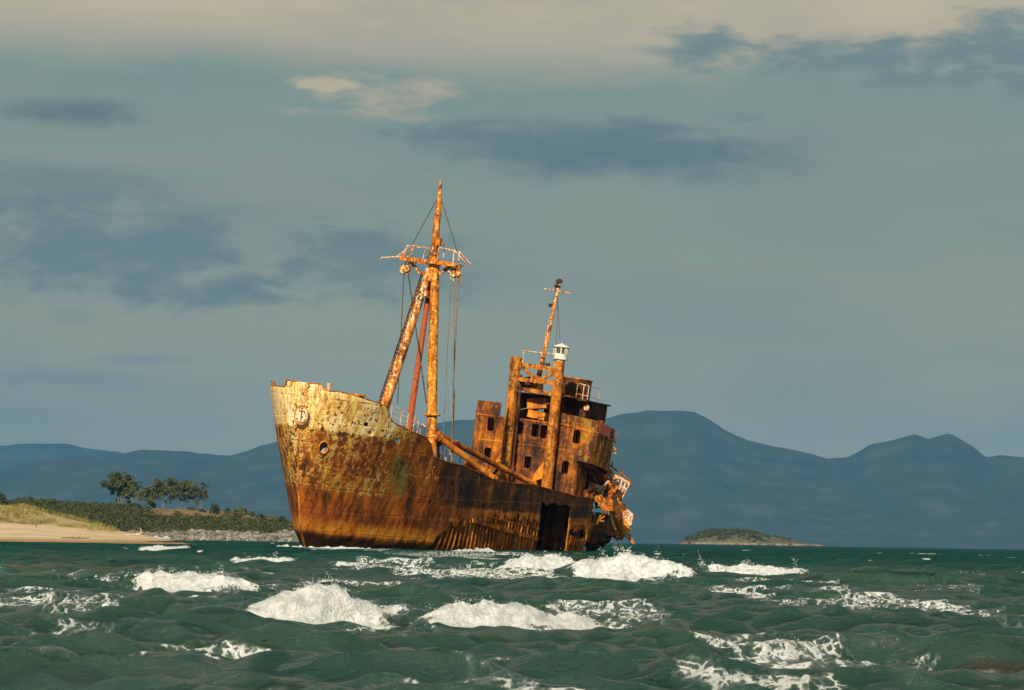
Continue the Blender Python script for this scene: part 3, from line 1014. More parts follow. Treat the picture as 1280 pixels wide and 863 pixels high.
# ------------------------------------------------------------------ weed covered rocks awash
m_algae, N = newmat('algae_rock')
pos = N.n('ShaderNodeNewGeometry').outputs['Position']
an_ = N.noise(pos, 6, 7, .65)
N.out(N.ramp(an_, [(.3, (.035, .028, .010)), (.5, (.11, .095, .02)), (.7, (.26, .22, .05))]), .35, N.bump(an_, .8, .05), spec=.5)
m_dalg, N = newmat('dark_weed_rock')
pos = N.n('ShaderNodeNewGeometry').outputs['Position']
an_ = N.noise(pos, 5, 7, .65)
N.out(N.ramp(an_, [(.3, (.010, .011, .006)), (.55, (.018, .020, .009)), (.75, (.040, .042, .017))]), .35, N.bump(an_, .8, .05), spec=.5)


def low_rock(px, py, wpx, height, depth, mat, label, seed):
    c = on_water(px, py); wx = wpx / (FPX / c[1]) / 2
    u = np.linspace(-1, 1, 90); v = np.linspace(-1, 1, 40)
    UU, VV = np.meshgrid(u, v)
    r2 = UU ** 2 + VV ** 2
    z = np.clip(1 - r2, 0, 1) ** .6 * height * (.35 + 1.3 * fbm(UU * 3 + seed, VV * 2, 4, seed)) - .10 * sstep(.7, 1.3, r2) - .05
    Vv = np.stack([UU * wx, VV * depth + .08 * wx * np.sin(UU * 3), z], -1).reshape(-1, 3)
    o = np_mesh('weedy_rock', Vv, grid_faces(40, 90), mat); o.location = (c[0], c[1], 0)
    tag(o, label, 'rock', 'rocks awash among the waves')
    return o


low_rock(865, 803, 170, .11, .35, m_algae, 'yellow green weedy rock awash right of the largest breaking wave', 1)
low_rock(985, 808, 150, .06, .2, m_dalg, 'dark flat rock awash behind the foam in the right foreground', 2)
low_rock(1245, 830, 110, .07, .25, m_dalg, 'brown weedy rock awash at the right edge of the photo', 3)
low_rock(70, 714, 190, .14, 1.0, m_dalg, 'long dark brown reef awash at the left edge below the beach', 4)

#SHIP#
# ------------------------------------------------------------------ the stranded ship
ship = bpy.data.objects.new('shipwreck', None); COL.objects.link(ship)
tag(ship, 'rusty stranded cargo ship listing in the surf with peeling cream bow', 'shipwreck')
Ms = Matrix.Identity(4)
for i in range(3):
    for j in range(3):
        Ms[i][j] = SM[i, j]
    Ms[i][3] = SO[i]
ship.matrix_world = Ms

RUST = [(.34, (.014, .006, .004)), (.43, (.085, .028, .007)), (.505, (.30, .080, .005)), (.58, (.60, .20, .011)), (.70, (.80, .36, .045))]


def rust_mat(name, bias=0.0, paint=None, amount=0.0, streak=1.0, bump=.5, rough=.8, sc=1.0):
    m, N = newmat(name)
    p = N.coord()
    n1 = N.noise(p, .55 * sc, 9, .62, .2)
    n2 = N.noise(N.scale(p, (2.2, 2.2, .22)), 1.1 * sc, 6, .6)
    n3 = N.noise(p, 4.5 * sc, 6, .6)
    f = N.add(N.add(N.mul(n1, .48), N.mul(n2, .34 * streak)), N.mul(n3, .20 + .34 * (1 - streak)))
    col = N.ramp(N.add(f, bias), RUST)
    if paint is not None:
        q = N.add(N.mul(N.noise(p, 2.4 * sc, 8, .68), .7), N.mul(n2, .3))
        mk = N.step(N.add(q, amount), .49, .53)
        pc = N.mix(n1, paint, tuple(c * .62 for c in paint))
        col = N.mix(mk, col, pc)
    h = N.add(n3, N.mul(N.noise(p, 1.2, 3), 1.5))
    N.out(col, rough, N.bump(h, bump, .04), spec=.25)
    return m


m_rust = rust_mat('rusted_steel', .0)
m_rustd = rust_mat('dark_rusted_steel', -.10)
m_rusto = rust_mat('orange_rusted_steel', .04)
m_house = rust_mat('rusted_house_plating', -.068, (.36, .13, .009), -.06, 1.0)
m_wing = rust_mat('rusted_olive_plating', -.055, (.29, .16, .016), -.02, 1.0)
m_post = rust_mat('flaking_ochre_steel', -.01, (.54, .27, .035), -.03, .8, sc=1.6)
m_mast = rust_mat('flaking_yellow_mast', .03, (.78, .46, .09), -.03, .9, sc=2.0)
m_top = rust_mat('rusted_topmast', .015, (.80, .62, .32), -.06, .6, sc=2.4)
m_mastw = rust_mat('flaking_cream_mast', .02, (.84, .68, .40), -.025, .9, sc=2.0)
m_red = rust_mat('red_lead_steel', -.02, (.46, .10, .03), .07, .9, sc=1.5)
m_pink = rust_mat('faded_red_paint', -.05, (.68, .15, .13), .10, .6, sc=1.2)
m_white = rust_mat('weathered_white_steel', .05, (.76, .69, .54), .0, .7, sc=3)
m_pale = rust_mat('weathered_grey_steel', .05, (.62, .56, .42), .04, .7, sc=3)
m_wire, N = newmat('old_wire')
N.out(N.ramp(N.noise(N.coord(), 6, 3), [(.3, (.03, .022, .018)), (.7, (.12, .08, .06))]), .8)
m_wirep, N = newmat('frayed_rope')
N.out(N.ramp(N.noise(N.coord(), 6, 3), [(.3, (.12, .08, .05)), (.7, (.30, .22, .15))]), .9)
m_green, N = newmat('mossy_plating')
N.out((.1, .12, .04), .9)

# ---- hull form -----------------------------------------------------------------
STEM = [(-3, 26.0), (-.19, 28.32), (.63, 29.18), (1.83, 29.8), (3.76, 30.53), (5.68, 31.14), (7.7, 31.55), (8.56, 31.71), (9.62, 31.85), (11, 32.1)]
BEAM = 5.0


def stem_x(z): return interp(STEM, z)


def halfb(x, z):
    xs = stem_x(z); u = np.maximum(xs - x, 0)
    k = np.clip((z + .5) / 9.6, 0, 1) ** 1.5
    Lr = 17.0 - 6.0 * k; m_ = 1.05 + .95 * k
    q = 1 - np.clip(1 - u / Lr, 0, 1) ** 2.0
    b = BEAM * np.clip(q, 0, 1) ** (1.0 / m_)
    # rounded bilge and a gentle taper aft
    b = b * (1 - .16 * sstep(1.2, -2.5, z)) * (1 - .10 * sstep(-8, -30, x))
    return b


def rail_pt(px, py):
    """the point of the port rail seen at a pixel: (x, z)"""
    xs = np.linspace(-30, 31.5, 1200)
    best = None
    for x in xs:
        p = LX(px, py, x)
        e = p.y - float(halfb(x, p.z))
        if best is None or abs(e) < best[0]:
            if p.y >= -.2:
                best = (abs(e), x, p.z)
    return best[1], best[2]


RAIL_PX = [(388, 479), (391, 486), (416, 490), (420, 489), (450, 497), (480, 507), (484, 511), (486, 521), (492, 529), (510, 538), (530, 546), (539, 556), (542, 572),
           (560, 578), (580, 583), (600, 592), (615, 599), (640, 604), (665, 606), (690, 613), (718, 620)]
rail = sorted([rail_pt(*q) for q in RAIL_PX])
rail = [(-34, rail[0][1] - .4), (-11, rail[0][1])] + [q for q in rail if q[0] > -10.5] + [(31.9, 9.62), (33, 9.7)]
RAILX = np.array([q[0] for q in rail]); RAILZ = np.array([q[1] for q in rail])
RAILX = np.maximum.accumulate(RAILX + np.arange(len(RAILX)) * 1e-5)


def rail_z(x): return np.interp(x, RAILX, RAILZ)


SX1 = 29.6


def rail_zs(x):
    """starboard rail: the same sheer, its notch a little further aft of the stem"""
    z = np.interp(x, RAILX, RAILZ)
    return np.where((x > SX1) & (x < 31.5), 9.22, np.where((x > SX1 - 2.6) & (x <= SX1), 9.50, z))


XA, NXH, NZH = -13.0, 420, 110
tpar = np.linspace(0, 1, NXH) ** .8
tpar = 1 - (1 - np.linspace(0, 1, NXH)) ** 1.35


def hull_side(sgn, inset=0.0, zf=None):
    """grid of points [i along][j up]"""
    P = np.zeros((NXH, NZH, 3))
    s = np.linspace(0, 1, NZH)
    for i, t in enumerate(tpar):
        z = -2.2 + s * 0
        xx = XA + (stem_x(4.0) - XA) * t
        for it in range(4):
            zt = float((rail_z if sgn > 0 else rail_zs)(xx + (stem_x(9.0) - stem_x(4.0)) * t ** 6))
            z = -2.2 + (zt + 2.2) * s
        x = XA + (stem_x(z) - XA) * t
        # top follows the rail at its own x
        zt = (rail_z if sgn > 0 else rail_zs)(x[-1])
        z = -2.2 + (zt + 2.2) * s
        x = XA + (stem_x(z) - XA) * t
        b = halfb(x, z) - inset
        P[i, :, 0] = x; P[i, :, 1] = sgn * np.maximum(b, 0.0 if inset == 0 else -.0); P[i, :, 2] = z
    return P


BOOT = 3.25
PP = hull_side(1); PS = hull_side(-1)
# dents and ripples in the plating (frames showing through) and rough corroded bottom
for P_, sg in ((PP, 1), (PS, -1)):
    X_, Z_ = P_[..., 0], P_[..., 2]
    tfade = sstep(0, .8, stem_x(Z_) - X_)
    dent = (fbm(X_ * .5, Z_ * .6, 3, 12) - .5) * .07 - .005 * np.cos(X_ * 2 * math.pi / .72) * sstep(.4, .7, fbm(X_ * .3, Z_ * .4, 2, 3))
    rough_ = (fbm(X_ * 3, Z_ * 3, 4, 8) - .5) * .16 * sstep(1.5, .5, Z_)
    # lapped strakes: each plate course steps out slightly over the one below
    vv = (Z_ + .02 * X_) / 1.35
    lap = .035 * (vv - np.floor(vv))
    P_[..., 1] += sg * (dent + rough_ + lap) * tfade
# holes in the port side: the tall cargo gap and the eaten-away plating with bare frames
Cx = .25 * (PP[:-1, :-1, 0] + PP[1:, :-1, 0] + PP[:-1, 1:, 0] + PP[1:, 1:, 0])
Cz = .25 * (PP[:-1, :-1, 2] + PP[1:, :-1, 2] + PP[:-1, 1:, 2] + PP[1:, 1:, 2])
gx0 = LY(674, 660, 5).x; gx1 = LY(709, 650, 4.9).x       # forward and after edge of the gap
gz = LY(692, 631, 5).z
ragx = .5 * (fbm(Cz * 1.6, Cx * 0 + 3, 4, 7) - .5)
ragz = .5 * (fbm(Cx * 1.2, Cz * 0 + 8, 4, 9) - .5)
gap = (Cx < gx0 + ragx + .10 * (Cz - 1)) & (Cx > gx1 + ragx * .7) & (Cz < gz + ragz)
rx_f = LY(556, 660, 5).x; rx_a = gx0
rib_top = interp([(rx_a, LY(676, 655, 5).z), (rx_a + 5, 2.95), (rx_a + 11, 2.7), (rx_f - 5, 2.4), (rx_f - 2, 2.0), (rx_f, 1.6)], Cx) + 1.0 * (fbm(Cx * 2.6, Cz * 0, 3, 15) - .5)
ribs = (Cx > rx_a) & (Cx < rx_f + .6 * (fbm(Cz * 2, Cx * 0, 3, 5) - .5) - .35 * (Cz - 1)) & (Cz < rib_top)
r2a = LY(729, 670, 4.8).x
ribs2 = (Cx < gx1 - .5) & (Cx > r2a) & (Cz < LY(716, 663, 4.9).z + .7 * (fbm(Cx * 3, Cz * 0, 3, 25) - .5))
torn_aft = Cx < r2a - .3 + 1.4 * (fbm(Cz * 1.3, Cx * 0, 3, 35) - .5) - .2 * (Cz - 2)
small = np.zeros_like(gap)
for (hx, hy, hw, hh) in ((563, 606, 5, 2.2), (462, 540.5, 2.2, 2.2), (496, 551, 2.2, 2.0), (457, 531, 1.8, 2.4), (545, 597, 2.5, 2.5), (536, 594, 1.6, 2)):
    xx, zz = rail_pt(hx, hy)
    small |= (np.abs(Cx - xx) < hw / 18 / .34 * .5) & (np.abs(Cz - zz) < hh / 18)
keep = ~(gap | ribs | ribs2 | torn_aft | small)
# rust eaten pinholes in the upper midship plating
pin = (fbm(Cx * 2.2, Cz * 2.2, 3, 55) > .80) & (Cz > 3.2) & (Cx < 24) & (Cx > 2)
keep &= ~pin


def hull_attrs(P_, sg):
    x, z = P_[..., 0], P_[..., 2]
    xa = x - .32 * (z - 4)
    fore = sstep(15, 26.5, x)
    upper = sstep(.15, -.15, 6.95 + .055 * (31 - x) * 0 - z - .0 * x + .10 * (fbm(x, z, 3, 2) - .5))
    boot = sstep(BOOT - .12, BOOT + .12, z + .5 * (fbm(x * .8, z * .8, 4, 17) - .5))
    cream = (.495 * fore + .05 * sstep(26, 30, x) + .24 * upper * sstep(20.5, 28.5, x)) * boot
    dark = boot * sstep(24.5, 17.0, x + 1.2 * (fbm(x * .4, z * .4, 3, 41) - .5))
    red = (1 - boot) * sstep(.6, 2.0, z) * sstep(8, 22, x)
    orange_rust = 1.7 * sstep(2.0, 1.1, z + .5 * (fbm(x * .7, z * .5, 3, 91) - .5)) * sstep(.55, .95, z) + .75 * (1 - boot) * sstep(21, 14, x)  # brighter orange rust low down and below the boot line amidships
    wet = sstep(1.0, .35, z + .35 * (fbm(x * 1.5, z, 3, 19) - .5))
    gx, gz_ = rail_pt(499, 592)
    green = np.exp(-((x - gx - .5 * (z - gz_)) / 1.15) ** 2 - ((z - gz_) / 1.5) ** 4) * (sg > 0)
    return dict(cream=cream, dark=dark, red=red, orange_rust=np.clip(orange_rust, 0, 1.7), wet=wet, green=green)


def hull_material():
    m, N = newmat('hull_plating')
    p = N.coord()
    n1 = N.noise(p, .5, 9, .62, .3)
    st = N.noise(N.scale(p, (1.9, 1.9, .20)), 1.0, 7, .62)
    st2 = N.noise(N.scale(p, (6, 6, .5)), 1.0, 5, .6)
    n3 = N.noise(p, 3.6, 8, .66)
    n4 = N.noise(p, 9, 6, .7)
    cream, dark, red, orange_rust, wet, green = [N.attr(k) for k in ('cream', 'dark', 'red', 'orange_rust', 'wet', 'green')]
    f = N.add(N.add(N.mul(n1, .40), N.mul(st, .32)), N.mul(n3, .28))
    f = N.add(f, N.sub(N.mul(orange_rust, .065), N.add(N.mul(dark, .085), N.mul(red, .02))))
    rust = N.ramp(f, RUST)
    rust = N.mix(N.mul(red, .5), rust, N.mix(N.step(st, .38, .60), (.05, .010, .003), (.42, .095, .009)))
    # vertical bright runs of fresh rust below the dark band
    runs = N.mul(N.step(st2, .62, .74), N.sub(1.0, wet))
    rust = N.mix(N.mul(runs, .6), rust, (.46, .19, .035))
    # paint
    pn = N.add(N.add(N.mul(n3, .42), N.mul(n4, .16)), N.add(N.mul(n1, .22), N.mul(st, .20)))
    mk = N.step(N.add(pn, N.mul(cream, .30)), .655, .680)
    tint = N.noise(N.scale(p, (1, 1, .35)), .9, 5, .6)
    lowc = N.ramp(tint, [(.36, (.46, .20, .02)), (.45, (.64, .36, .06)), (.54, (.66, .48, .15)), (.64, (.76, .62, .34))])
    hic = N.ramp(N.add(N.mul(tint, .6), N.mul(st, .4)), [(.36, (.66, .34, .05)), (.45, (.88, .62, .22)), (.57, (.92, .79, .48))])
    pc = N.mix(N.step(cream, .60, .85), lowc, hic)
    # brown stains bleeding over the paint
    pc = N.mix(N.mul(N.step(N.add(N.mul(st2, .6), N.mul(n3, .4)), .48, .58), .85), pc, (.46, .19, .025))
    col = N.mix(mk, rust, pc)
    col = N.mix(N.mul(N.step(N.add(N.add(N.mul(n4, .22), N.mul(n3, .43)), N.mul(n1, .35)), .540, .565), N.step(cream, .2, .6)), col, (.035, .013, .005))
    col = N.mix(N.mul(N.step(N.add(green, N.add(N.mul(N.sub(st, .5), 3.2), N.mul(N.sub(n3, .5), 2.0))), .35, 1.0), .7), col, (.085, .135, .030))
    col = N.mix(N.mul(N.mul(wet, .9), 1.0), col, N.mix(n3, (.010, .006, .004), (.05, .022, .010)))
    # weld and lap lines of the plating
    sep = N.n('ShaderNodeSeparateXYZ'); N.put(sep.inputs[0], p)
    vv = N.math('FRACT', N.math('DIVIDE', N.add(sep.outputs[2], N.mul(sep.outputs[0], .02)), 1.35))
    lapl = N.math('MAXIMUM', N.step(vv, .035, .012), N.step(vv, .972, .99))
    row = N.math('FLOOR', N.math('DIVIDE', N.add(sep.outputs[2], N.mul(sep.outputs[0], .02)), 1.35))
    uu = N.math('FRACT', N.add(N.math('DIVIDE', sep.outputs[0], 5.2), N.mul(row, .37)))
    butt = N.step(N.math('ABSOLUTE', N.sub(uu, .5)), .488, .497)
    ln = N.mul(N.math('MAXIMUM', lapl, N.mul(butt, .7)), N.step(n1, .35, .6))
    col = N.mix(N.mul(ln, .70), col, (.030, .013, .007))
    h = N.add(N.add(N.mul(n3, 1.0), N.mul(mk, .35)), N.add(N.mul(n4, .7), N.mul(ln, -.6)))
    N.out(col, N.step(wet, 0, 1, .8, .45), N.bump(h, .75, .05), spec=.25)
    return m


m_hull = hull_material()
nv = NXH * NZH
keep_s = ~(((Cx < -9 + 3 * (fbm(Cz * .8, Cx * 0, 3, 61) - .5))))
fg = grid_faces(NXH, NZH)
faces = np.concatenate([fg[keep.ravel()], fg[keep_s.ravel()][:, ::-1] + nv])
VV = np.concatenate([PP.reshape(-1, 3), PS.reshape(-1, 3)])
at_p, at_s = hull_attrs(PP, 1), hull_attrs(PS, -1)
hull = np_mesh('hull', VV, faces, m_hull, {k: np.concatenate([at_p[k].ravel(), at_s[k].ravel()]) for k in at_p})
hull.parent = ship
md = hull.modifiers.new('plate', 'SOLIDIFY'); md.thickness = .05; md.offset = 0


def hb(x, z): return float(halfb(np.array(x, float), np.array(z, float)))


# inner skin behind the bare frames, and the frames themselves
PI_ = hull_side(1, .55)
inx = .25 * (PI_[:-1, :-1, 0] + PI_[1:, :-1, 0] + PI_[:-1, 1:, 0] + PI_[1:, 1:, 0]); inz = .25 * (PI_[:-1, :-1, 2] + PI_[1:, :-1, 2] + PI_[:-1, 1:, 2] + PI_[1:, 1:, 2])
ki = (inx > gx0 + .1) & (inx < rx_f + 2.5) & (inz < 4.2) | (inx < gx1 - .2) & (inx > r2a - .5) & (inz < 3.2)
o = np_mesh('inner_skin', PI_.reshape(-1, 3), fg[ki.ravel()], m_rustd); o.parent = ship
xr = gx0 + .15
k = 0
while xr < rx_f:
    zt = float(interp([(rx_a, 3.6), (rx_f - 4, 3.4), (rx_f, 2.4)], xr)) + random.uniform(-.5, .1)
    t = MB()
    zs_ = np.linspace(-1.6, zt, 9)
    pts = [(xr + random.uniform(-.02, .02), hb(xr, z_) - .10 + random.uniform(-.03, .03), z_) for z_ in zs_]
    for a_, b_ in zip(pts[:-1], pts[1:]):
        t.beam(a_, b_, .16, .20, (1, 0, 0))
    t.build('rib', m_rusto, hull)
    xr += .66 + random.uniform(-.03, .03)
xr = gx1 - .8
while xr > r2a:
    t = MB(); zs_ = np.linspace(-1.4, 2.0 + random.uniform(-.4, .3), 6)
    pts = [(xr, hb(xr, z_) - .08, z_) for z_ in zs_]
    for a_, b_ in zip(pts[:-1], pts[1:]):
        t.beam(a_, b_, .16, .20, (1, 0, 0))
    t.build('rib', m_rusto, hull); xr -= .62
# stringers crossing the frames
for z0, z1, hgt, th_, xa_, xb_ in ((LY(671, 674, 5).z, LY(593, 651, 5).z, .26, .06, gx0 + .1, LY(590, 650, 5).x), (LY(674, 661, 5).z, LY(600, 645, 5).z, .07, .05, gx0 + .1, LY(606, 646, 5).x)):
    t = MB(); n = 20
    for i in range(n):
        fa, fb = i / n, (i + 1) / n
        pa = xa_ + (xb_ - xa_) * fa; pb = xa_ + (xb_ - xa_) * fb
        za = z0 + (z1 - z0) * fa; zb = z0 + (z1 - z0) * fb
        t.beam((pa, hb(pa, za) + .06, za), (pb, hb(pb, zb) + .06, zb), th_, hgt)
    t.build('stringer', m_rust, hull)
t = MB(); xa_, xb_ = gx1 - .7, r2a + .1
za = LY(720, 678, 4.9).z
t.beam((xa_, hb(xa_, za) + .05, za), (xb_, hb(xb_, za) + .05, za), .06, .3); t.build('stringer', m_rust, hull)
# rail cap along the bulwark, torn here and there
t = MB()
i0 = int(np.argmin(np.abs(PP[:, -1, 0] - (-7)))); prev = None
for i in range(i0, NXH - 1, 2):
    q = PP[i, -1]
    if prev is not None:
        t.beam(prev + np.array([0, -.04, .02]), q + np.array([0, -.04, .02]), .16, .06)
    prev = q
t.build('rail_cap', m_rust, hull)
t = MB(); prev = None
for i in range(i0 + 120, NXH - 1, 2):
    q = PS[i, -1]
    if prev is not None:
        t.beam(prev + np.array([0, .04, .02]), q + np.array([0, .04, .02]), .16, .06)
    prev = q
t.build('rail_cap', m_rust, hull)
# rubbing strake / stem bar
t = MB(); zz = np.linspace(-1, 6.6, 24)
t.tube([(float(stem_x(z_)) - .02, 0, z_) for z_ in zz], .07, 6); t.build('stem_bar', m_rust, hull, True)
# bulwark stays inside the forecastle (seen over the notch)
# hawse pipe, its shaded mouth painted as a flat black disc
hx_, hz_ = rail_pt(403.5, 559)
hy_ = hb(hx_, hz_)
e = .05
nrm = Vector((hb(hx_ - e, hz_) - hb(hx_ + e, hz_), 2 * e, -(hb(hx_, hz_ + e) - hb(hx_, hz_ - e)))).normalized()
cen = Vector((hx_, hy_, hz_)); sx_ = Vector((0, 0, 1)).cross(nrm).normalized(); sy_ = nrm.cross(sx_)
t = MB()
ring = [cen + nrm * .07 + (sx_ * math.cos(a) * .31 + sy_ * math.sin(a) * .38) for a in np.linspace(0, 2 * math.pi, 25)]
t.tube(ring, .05, 8); t.build('hawse_ring', m_rust, hull, True)
t = MB()
t.slab([cen + nrm * .085 + (sx_ * math.cos(a) * .30 + sy_ * math.sin(a) * .37) for a in np.linspace(0, 2 * math.pi, 24)[:-1]], .03)
m_dark, N = newmat('shade_black'); N.out((.012, .009, .007), .9, spec=.1)  # black painted for the shade inside openings and in the wreck
hp = t.build('hawse_mouth_shade', m_dark, hull)
t = MB(); t.slab([cen + nrm * .10 + sx_ * a_ + sy_ * b_ for a_, b_ in ((-.14, -.30), (.08, -.36), (.26, -.12), (.22, .04), (-.02, -.08))], .02)
t.build('anchor_fluke', m_pale, hull)
# round emblem with a raised anchor on the stem
ec = LX(375.5, 519, 32.02); ec = Vector((31.80, 0.20, ec.z))
en = Vector((1, .30, -.10)).normalized(); ex = Vector((0, 0, 1)).cross(en).normalized(); ey = en.cross(ex)
r_e = .46
t = MB(); t.slab([ec + ex * math.cos(a) * r_e * .9 + ey * math.sin(a) * r_e * 1.28 for a in np.linspace(0, 2 * math.pi, 32)[:-1]], .35, en)
m_emb = rust_mat('flaking_emblem_paint', .0, (.80, .68, .44), .06, .9, sc=2.0)
emb = t.build('bow_emblem', m_emb, hull)
t = MB()
t.tube([ec + en * .02 + ex * math.cos(a) * r_e * .88 + ey * math.sin(a) * r_e * 1.26 for a in np.linspace(0, 2 * math.pi, 33)], .035, 6)
t.tube([ec + en * .03 + ey * v_ for v_ in (.44, -.46)], .032, 6)
t.tube([ec + en * .03 + ex * v_ + ey * .25 for v_ in (-.19, .19)], .03, 6)
t.tube([ec + en * .03 + ex * math.sin(a) * .27 + ey * (-.16 - .30 * math.cos(a)) for a in np.linspace(-1.5, 1.5, 11)], .032, 6)
t.tube([ec + en * .03 + ex * math.cos(a) * .08 + ey * (.50 + math.sin(a) * .08) for a in np.linspace(0, 6.28, 11)], .022, 6)
t.build('emblem_anchor', m_rust, hull, True)

# ---- decks ----------------------------------------------------------------------


def deck(name, xa, xb, zf, mat):
    t = MB(); n = 30; pr = None
    for i in range(n + 1):
        x = xa + (xb - xa) * i / n; z = zf(x)
        q = ((x, max(hb(x, z) - .12, .05), z), (x, -max(hb(x, z) - .12, .05), z))
        if pr:
            t.slab([pr[0], q[0], q[1], pr[1]], .06, (0, 0, 1))
        pr = q
    return t.build(name, mat, ship)


FZ = lambda x: 8.35 + .03 * (x - 24)
XB = rail_pt(485, 515)[0] + .3
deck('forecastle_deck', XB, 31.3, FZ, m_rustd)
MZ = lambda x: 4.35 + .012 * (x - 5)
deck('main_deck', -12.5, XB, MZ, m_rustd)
yb = hb(XB, 4.4) - .3; yt_ = hb(XB, 7.5) - .3; t = MB(); t.slab([(XB, yb, 4.4), (XB, -yb, 4.4), (XB, -yt_, FZ(XB) - .05), (XB, yt_, FZ(XB) - .05)], .08, (1, 0, 0)); t.build('forecastle_bulkhead', m_rustd, ship)
# bitts and a windlass head standing at the notch
for (px_, py_) in ((394, 487), (402, 488), (405, 489)):
    p = LX(px_, py_, 27.0)
    t = MB(); t.lathe((27.0, p.y, FZ(27)), (0, 0, 1), [(0, .14), (p.z - FZ(27) + .1, .14), (p.z - FZ(27) + .1, .18), (p.z - FZ(27) + .16, .18)], 10)
    t.build('bitt', m_rust, ship, True)
p = LX(411, 484, 26.0)
t = MB(); t.tube([(26, p.y, FZ(26)), (26, p.y, p.z + .1)], .05, 6); t.tube([(26, p.y, p.z - .2), (26, p.y, p.z + .25)], [.12, .16], 8); t.build('fairlead_post', m_pale, ship, True)
p = LX(449, 495, 22.0); t = MB(); t.lathe((22, p.y, FZ(22)), (0, 0, 1), [(0, .35), (p.z - FZ(22), .35), (p.z - FZ(22), .42), (p.z - FZ(22) + .1, .40)], 12); t.build('winch_drum', m_rust, ship, True)


def rail_run(name, pts, hgt, mat, parent, n_r=3, r=.035, up=(0, 0, 1), sub=1):
    """handrail: posts at pts and bars between"""
    t = MB(); pts = [Vector(p) for p in pts]; u = Vector(up) * hgt
    for p in pts:
        t.tube([p, p + u], r, 5)
    for k_ in range(n_r):
        f = (k_ + 1) / n_r
        t.tube([p + u * f for p in pts], r * .85, 5)
    return t.build(name, mat, parent, True)


# white rail at the break of the forecastle
rp = [LX(px_, py_, 20.0 + i * -.5) for i, (px_, py_) in enumerate(((488, 526), (500, 531), (508, 536), (516, 540), (521, 543)))]
rail_run('handrail', rp, .95, m_white, ship, 3, .028)
t = MB(); a = LX(524, 548, 17.5); b = LX(525, 532, 17.5)
t.tube([a, b, b + Vector((0, .2, .08)), b + Vector((0, .4, -.05))], .06, 6); t.build('vent_pipe', m_white, ship, True)

# ---- foremast ---------------------------------------------------------------------
MX = 14.0
top = LX(541, 335, MX)
tip = LX(551, 226, MX)
t = MB(); jn = LX(540, 352, MX)
k1 = LX(545, 290, MX)
t.tube([jn, top, k1, LX(549, 250, MX), tip], [.32, .30, .24, .17, .09], 14)
for py_ in (268, 300, 318, 326):
    q = LX(551 - (py_ - 226) * .088, py_, MX); d_ = (tip - top).normalized()
    t.tube([q - d_ * .08, q + d_ * .08], .33 if py_ > 300 else .25, 12)
mast = t.build('foremast', m_top, ship, True)
pb = LX(539.5, 572, MX); pb = pb + (pb - top).normalized() * 2.2
t = MB(); t.tube([pb, pb + (top - pb) * .5, top + Vector((0, .16, .2))], [.34, .34, .28], 16)
for py_ in (519, 546, 575):
    q = LX(540, py_, MX); d_ = (top - pb).normalized()
    t.tube([q - d_ * .05, q + d_ * .05], .56 if py_ == 519 else .40, 14)
t.build('mast_leg', m_mast, mast, True)
sb_ = LX(481, 507, MX); sb_ = sb_ + (sb_ - LX(536, 338, MX)).normalized() * 4.0; st_ = LX(537, 336, MX)
t = MB(); t.tube([sb_, st_], [.36, .27], 16); t.build('mast_leg', m_mastw, mast, True)
# ladder up the outer side of the starboard leg
t = MB(); off = Vector((.25, -.36, -.1)); dv = (st_ - sb_)
for w_ in (-.18, .18):
    t.tube([sb_ + dv * .1 + off + Vector((w_, 0, 0)), sb_ + dv * .98 + off * .8 + Vector((w_, 0, 0))], .05, 5)
for k_ in range(46):
    q = sb_ + dv * (.12 + .86 * k_ / 46) + off * (1 - .2 * k_ / 46)
    t.tube([q + Vector((-.2, 0, 0)), q + Vector((.2, 0, 0))], .035, 4)
t.build('mast_ladder', m_rustd, mast)
# red derrick stowed upright between the legs
db = LX(510, 543, MX - .6); dtp = LX(538.5, 348, MX - .6)
t = MB(); t.tube([db + (db - dtp).normalized() * 2, db, dtp], [.22, .22, .17], 12); t.build('derrick_boom', m_red, ship, True)
t = MB(); q = LX(533, 374, MX - .1); t.box(q + Vector((0, 0, .12)), (.5, .8, .06)); t.box(q + Vector((.1, 0, .35)), (.3, .35, .35)); t.build('lamp_bracket', m_mastw, mast)
# crosstree platform
A0 = LX(504, 324, MX); A1 = LX(572, 332, MX)
t = MB()
for dx in (-.55, .55):
    v_ = Vector((dx, 0, 0)); t.beam(A0 + v_, A1 + v_, .14, .26)
for f in (0, .2, .4, .6, .8, 1):
    q = A0.lerp(A1, f); t.beam(q + Vector((-.55, 0, 0)), q + Vector((.55, 0, 0)), .10, .2)
B0 = LX(526, 342, MX); B1 = LX(546, 344, MX)
t.beam(B0, B1, .2, .22); t.beam(A0.lerp(A1, .1), B0, .14, .2); t.beam(A0.lerp(A1, .92), B1, .14, .2)
t.build('crosstree', m_top, mast)
t = MB()
for dx in (-.5, .5):
    v_ = Vector((dx, 0, 0))
    T0, T1 = LX(513, 308, MX) + v_, LX(536, 310, MX) + v_
    t.tube([A0 + v_, T0, T1, LX(532, 326, MX) + v_], .04, 5)
    T2, T3 = LX(552, 311, MX) + v_, LX(571, 314, MX) + v_
    t.tube([LX(550, 327, MX) + v_, T2, T3, LX(586, 330, MX) + v_, A1 + v_], .045, 5)
    t.tube([T3, LX(570, 328, MX) + v_], .05, 5); t.tube([T0, LX(509, 322, MX) + v_], .05, 5)
t.tube([LX(476, 322.5, MX), LX(503, 321, MX)], .05, 5); t.tube([LX(476, 322.5, MX), LX(476, 325.5, MX)], .035, 5)
t.tube([LX(496, 321, MX), LX(513, 308, MX)], .04, 5)
t.build('crosstree_rail', m_white, mast, True)
t = MB(); q = LX(549, 303, MX); t.box(q + Vector((.3, .1, 0)), (.3, .3, .5)); t.box(LX(550, 306, MX), (.3, .5, .12)); t.build('mast_lamp', m_rust, mast)


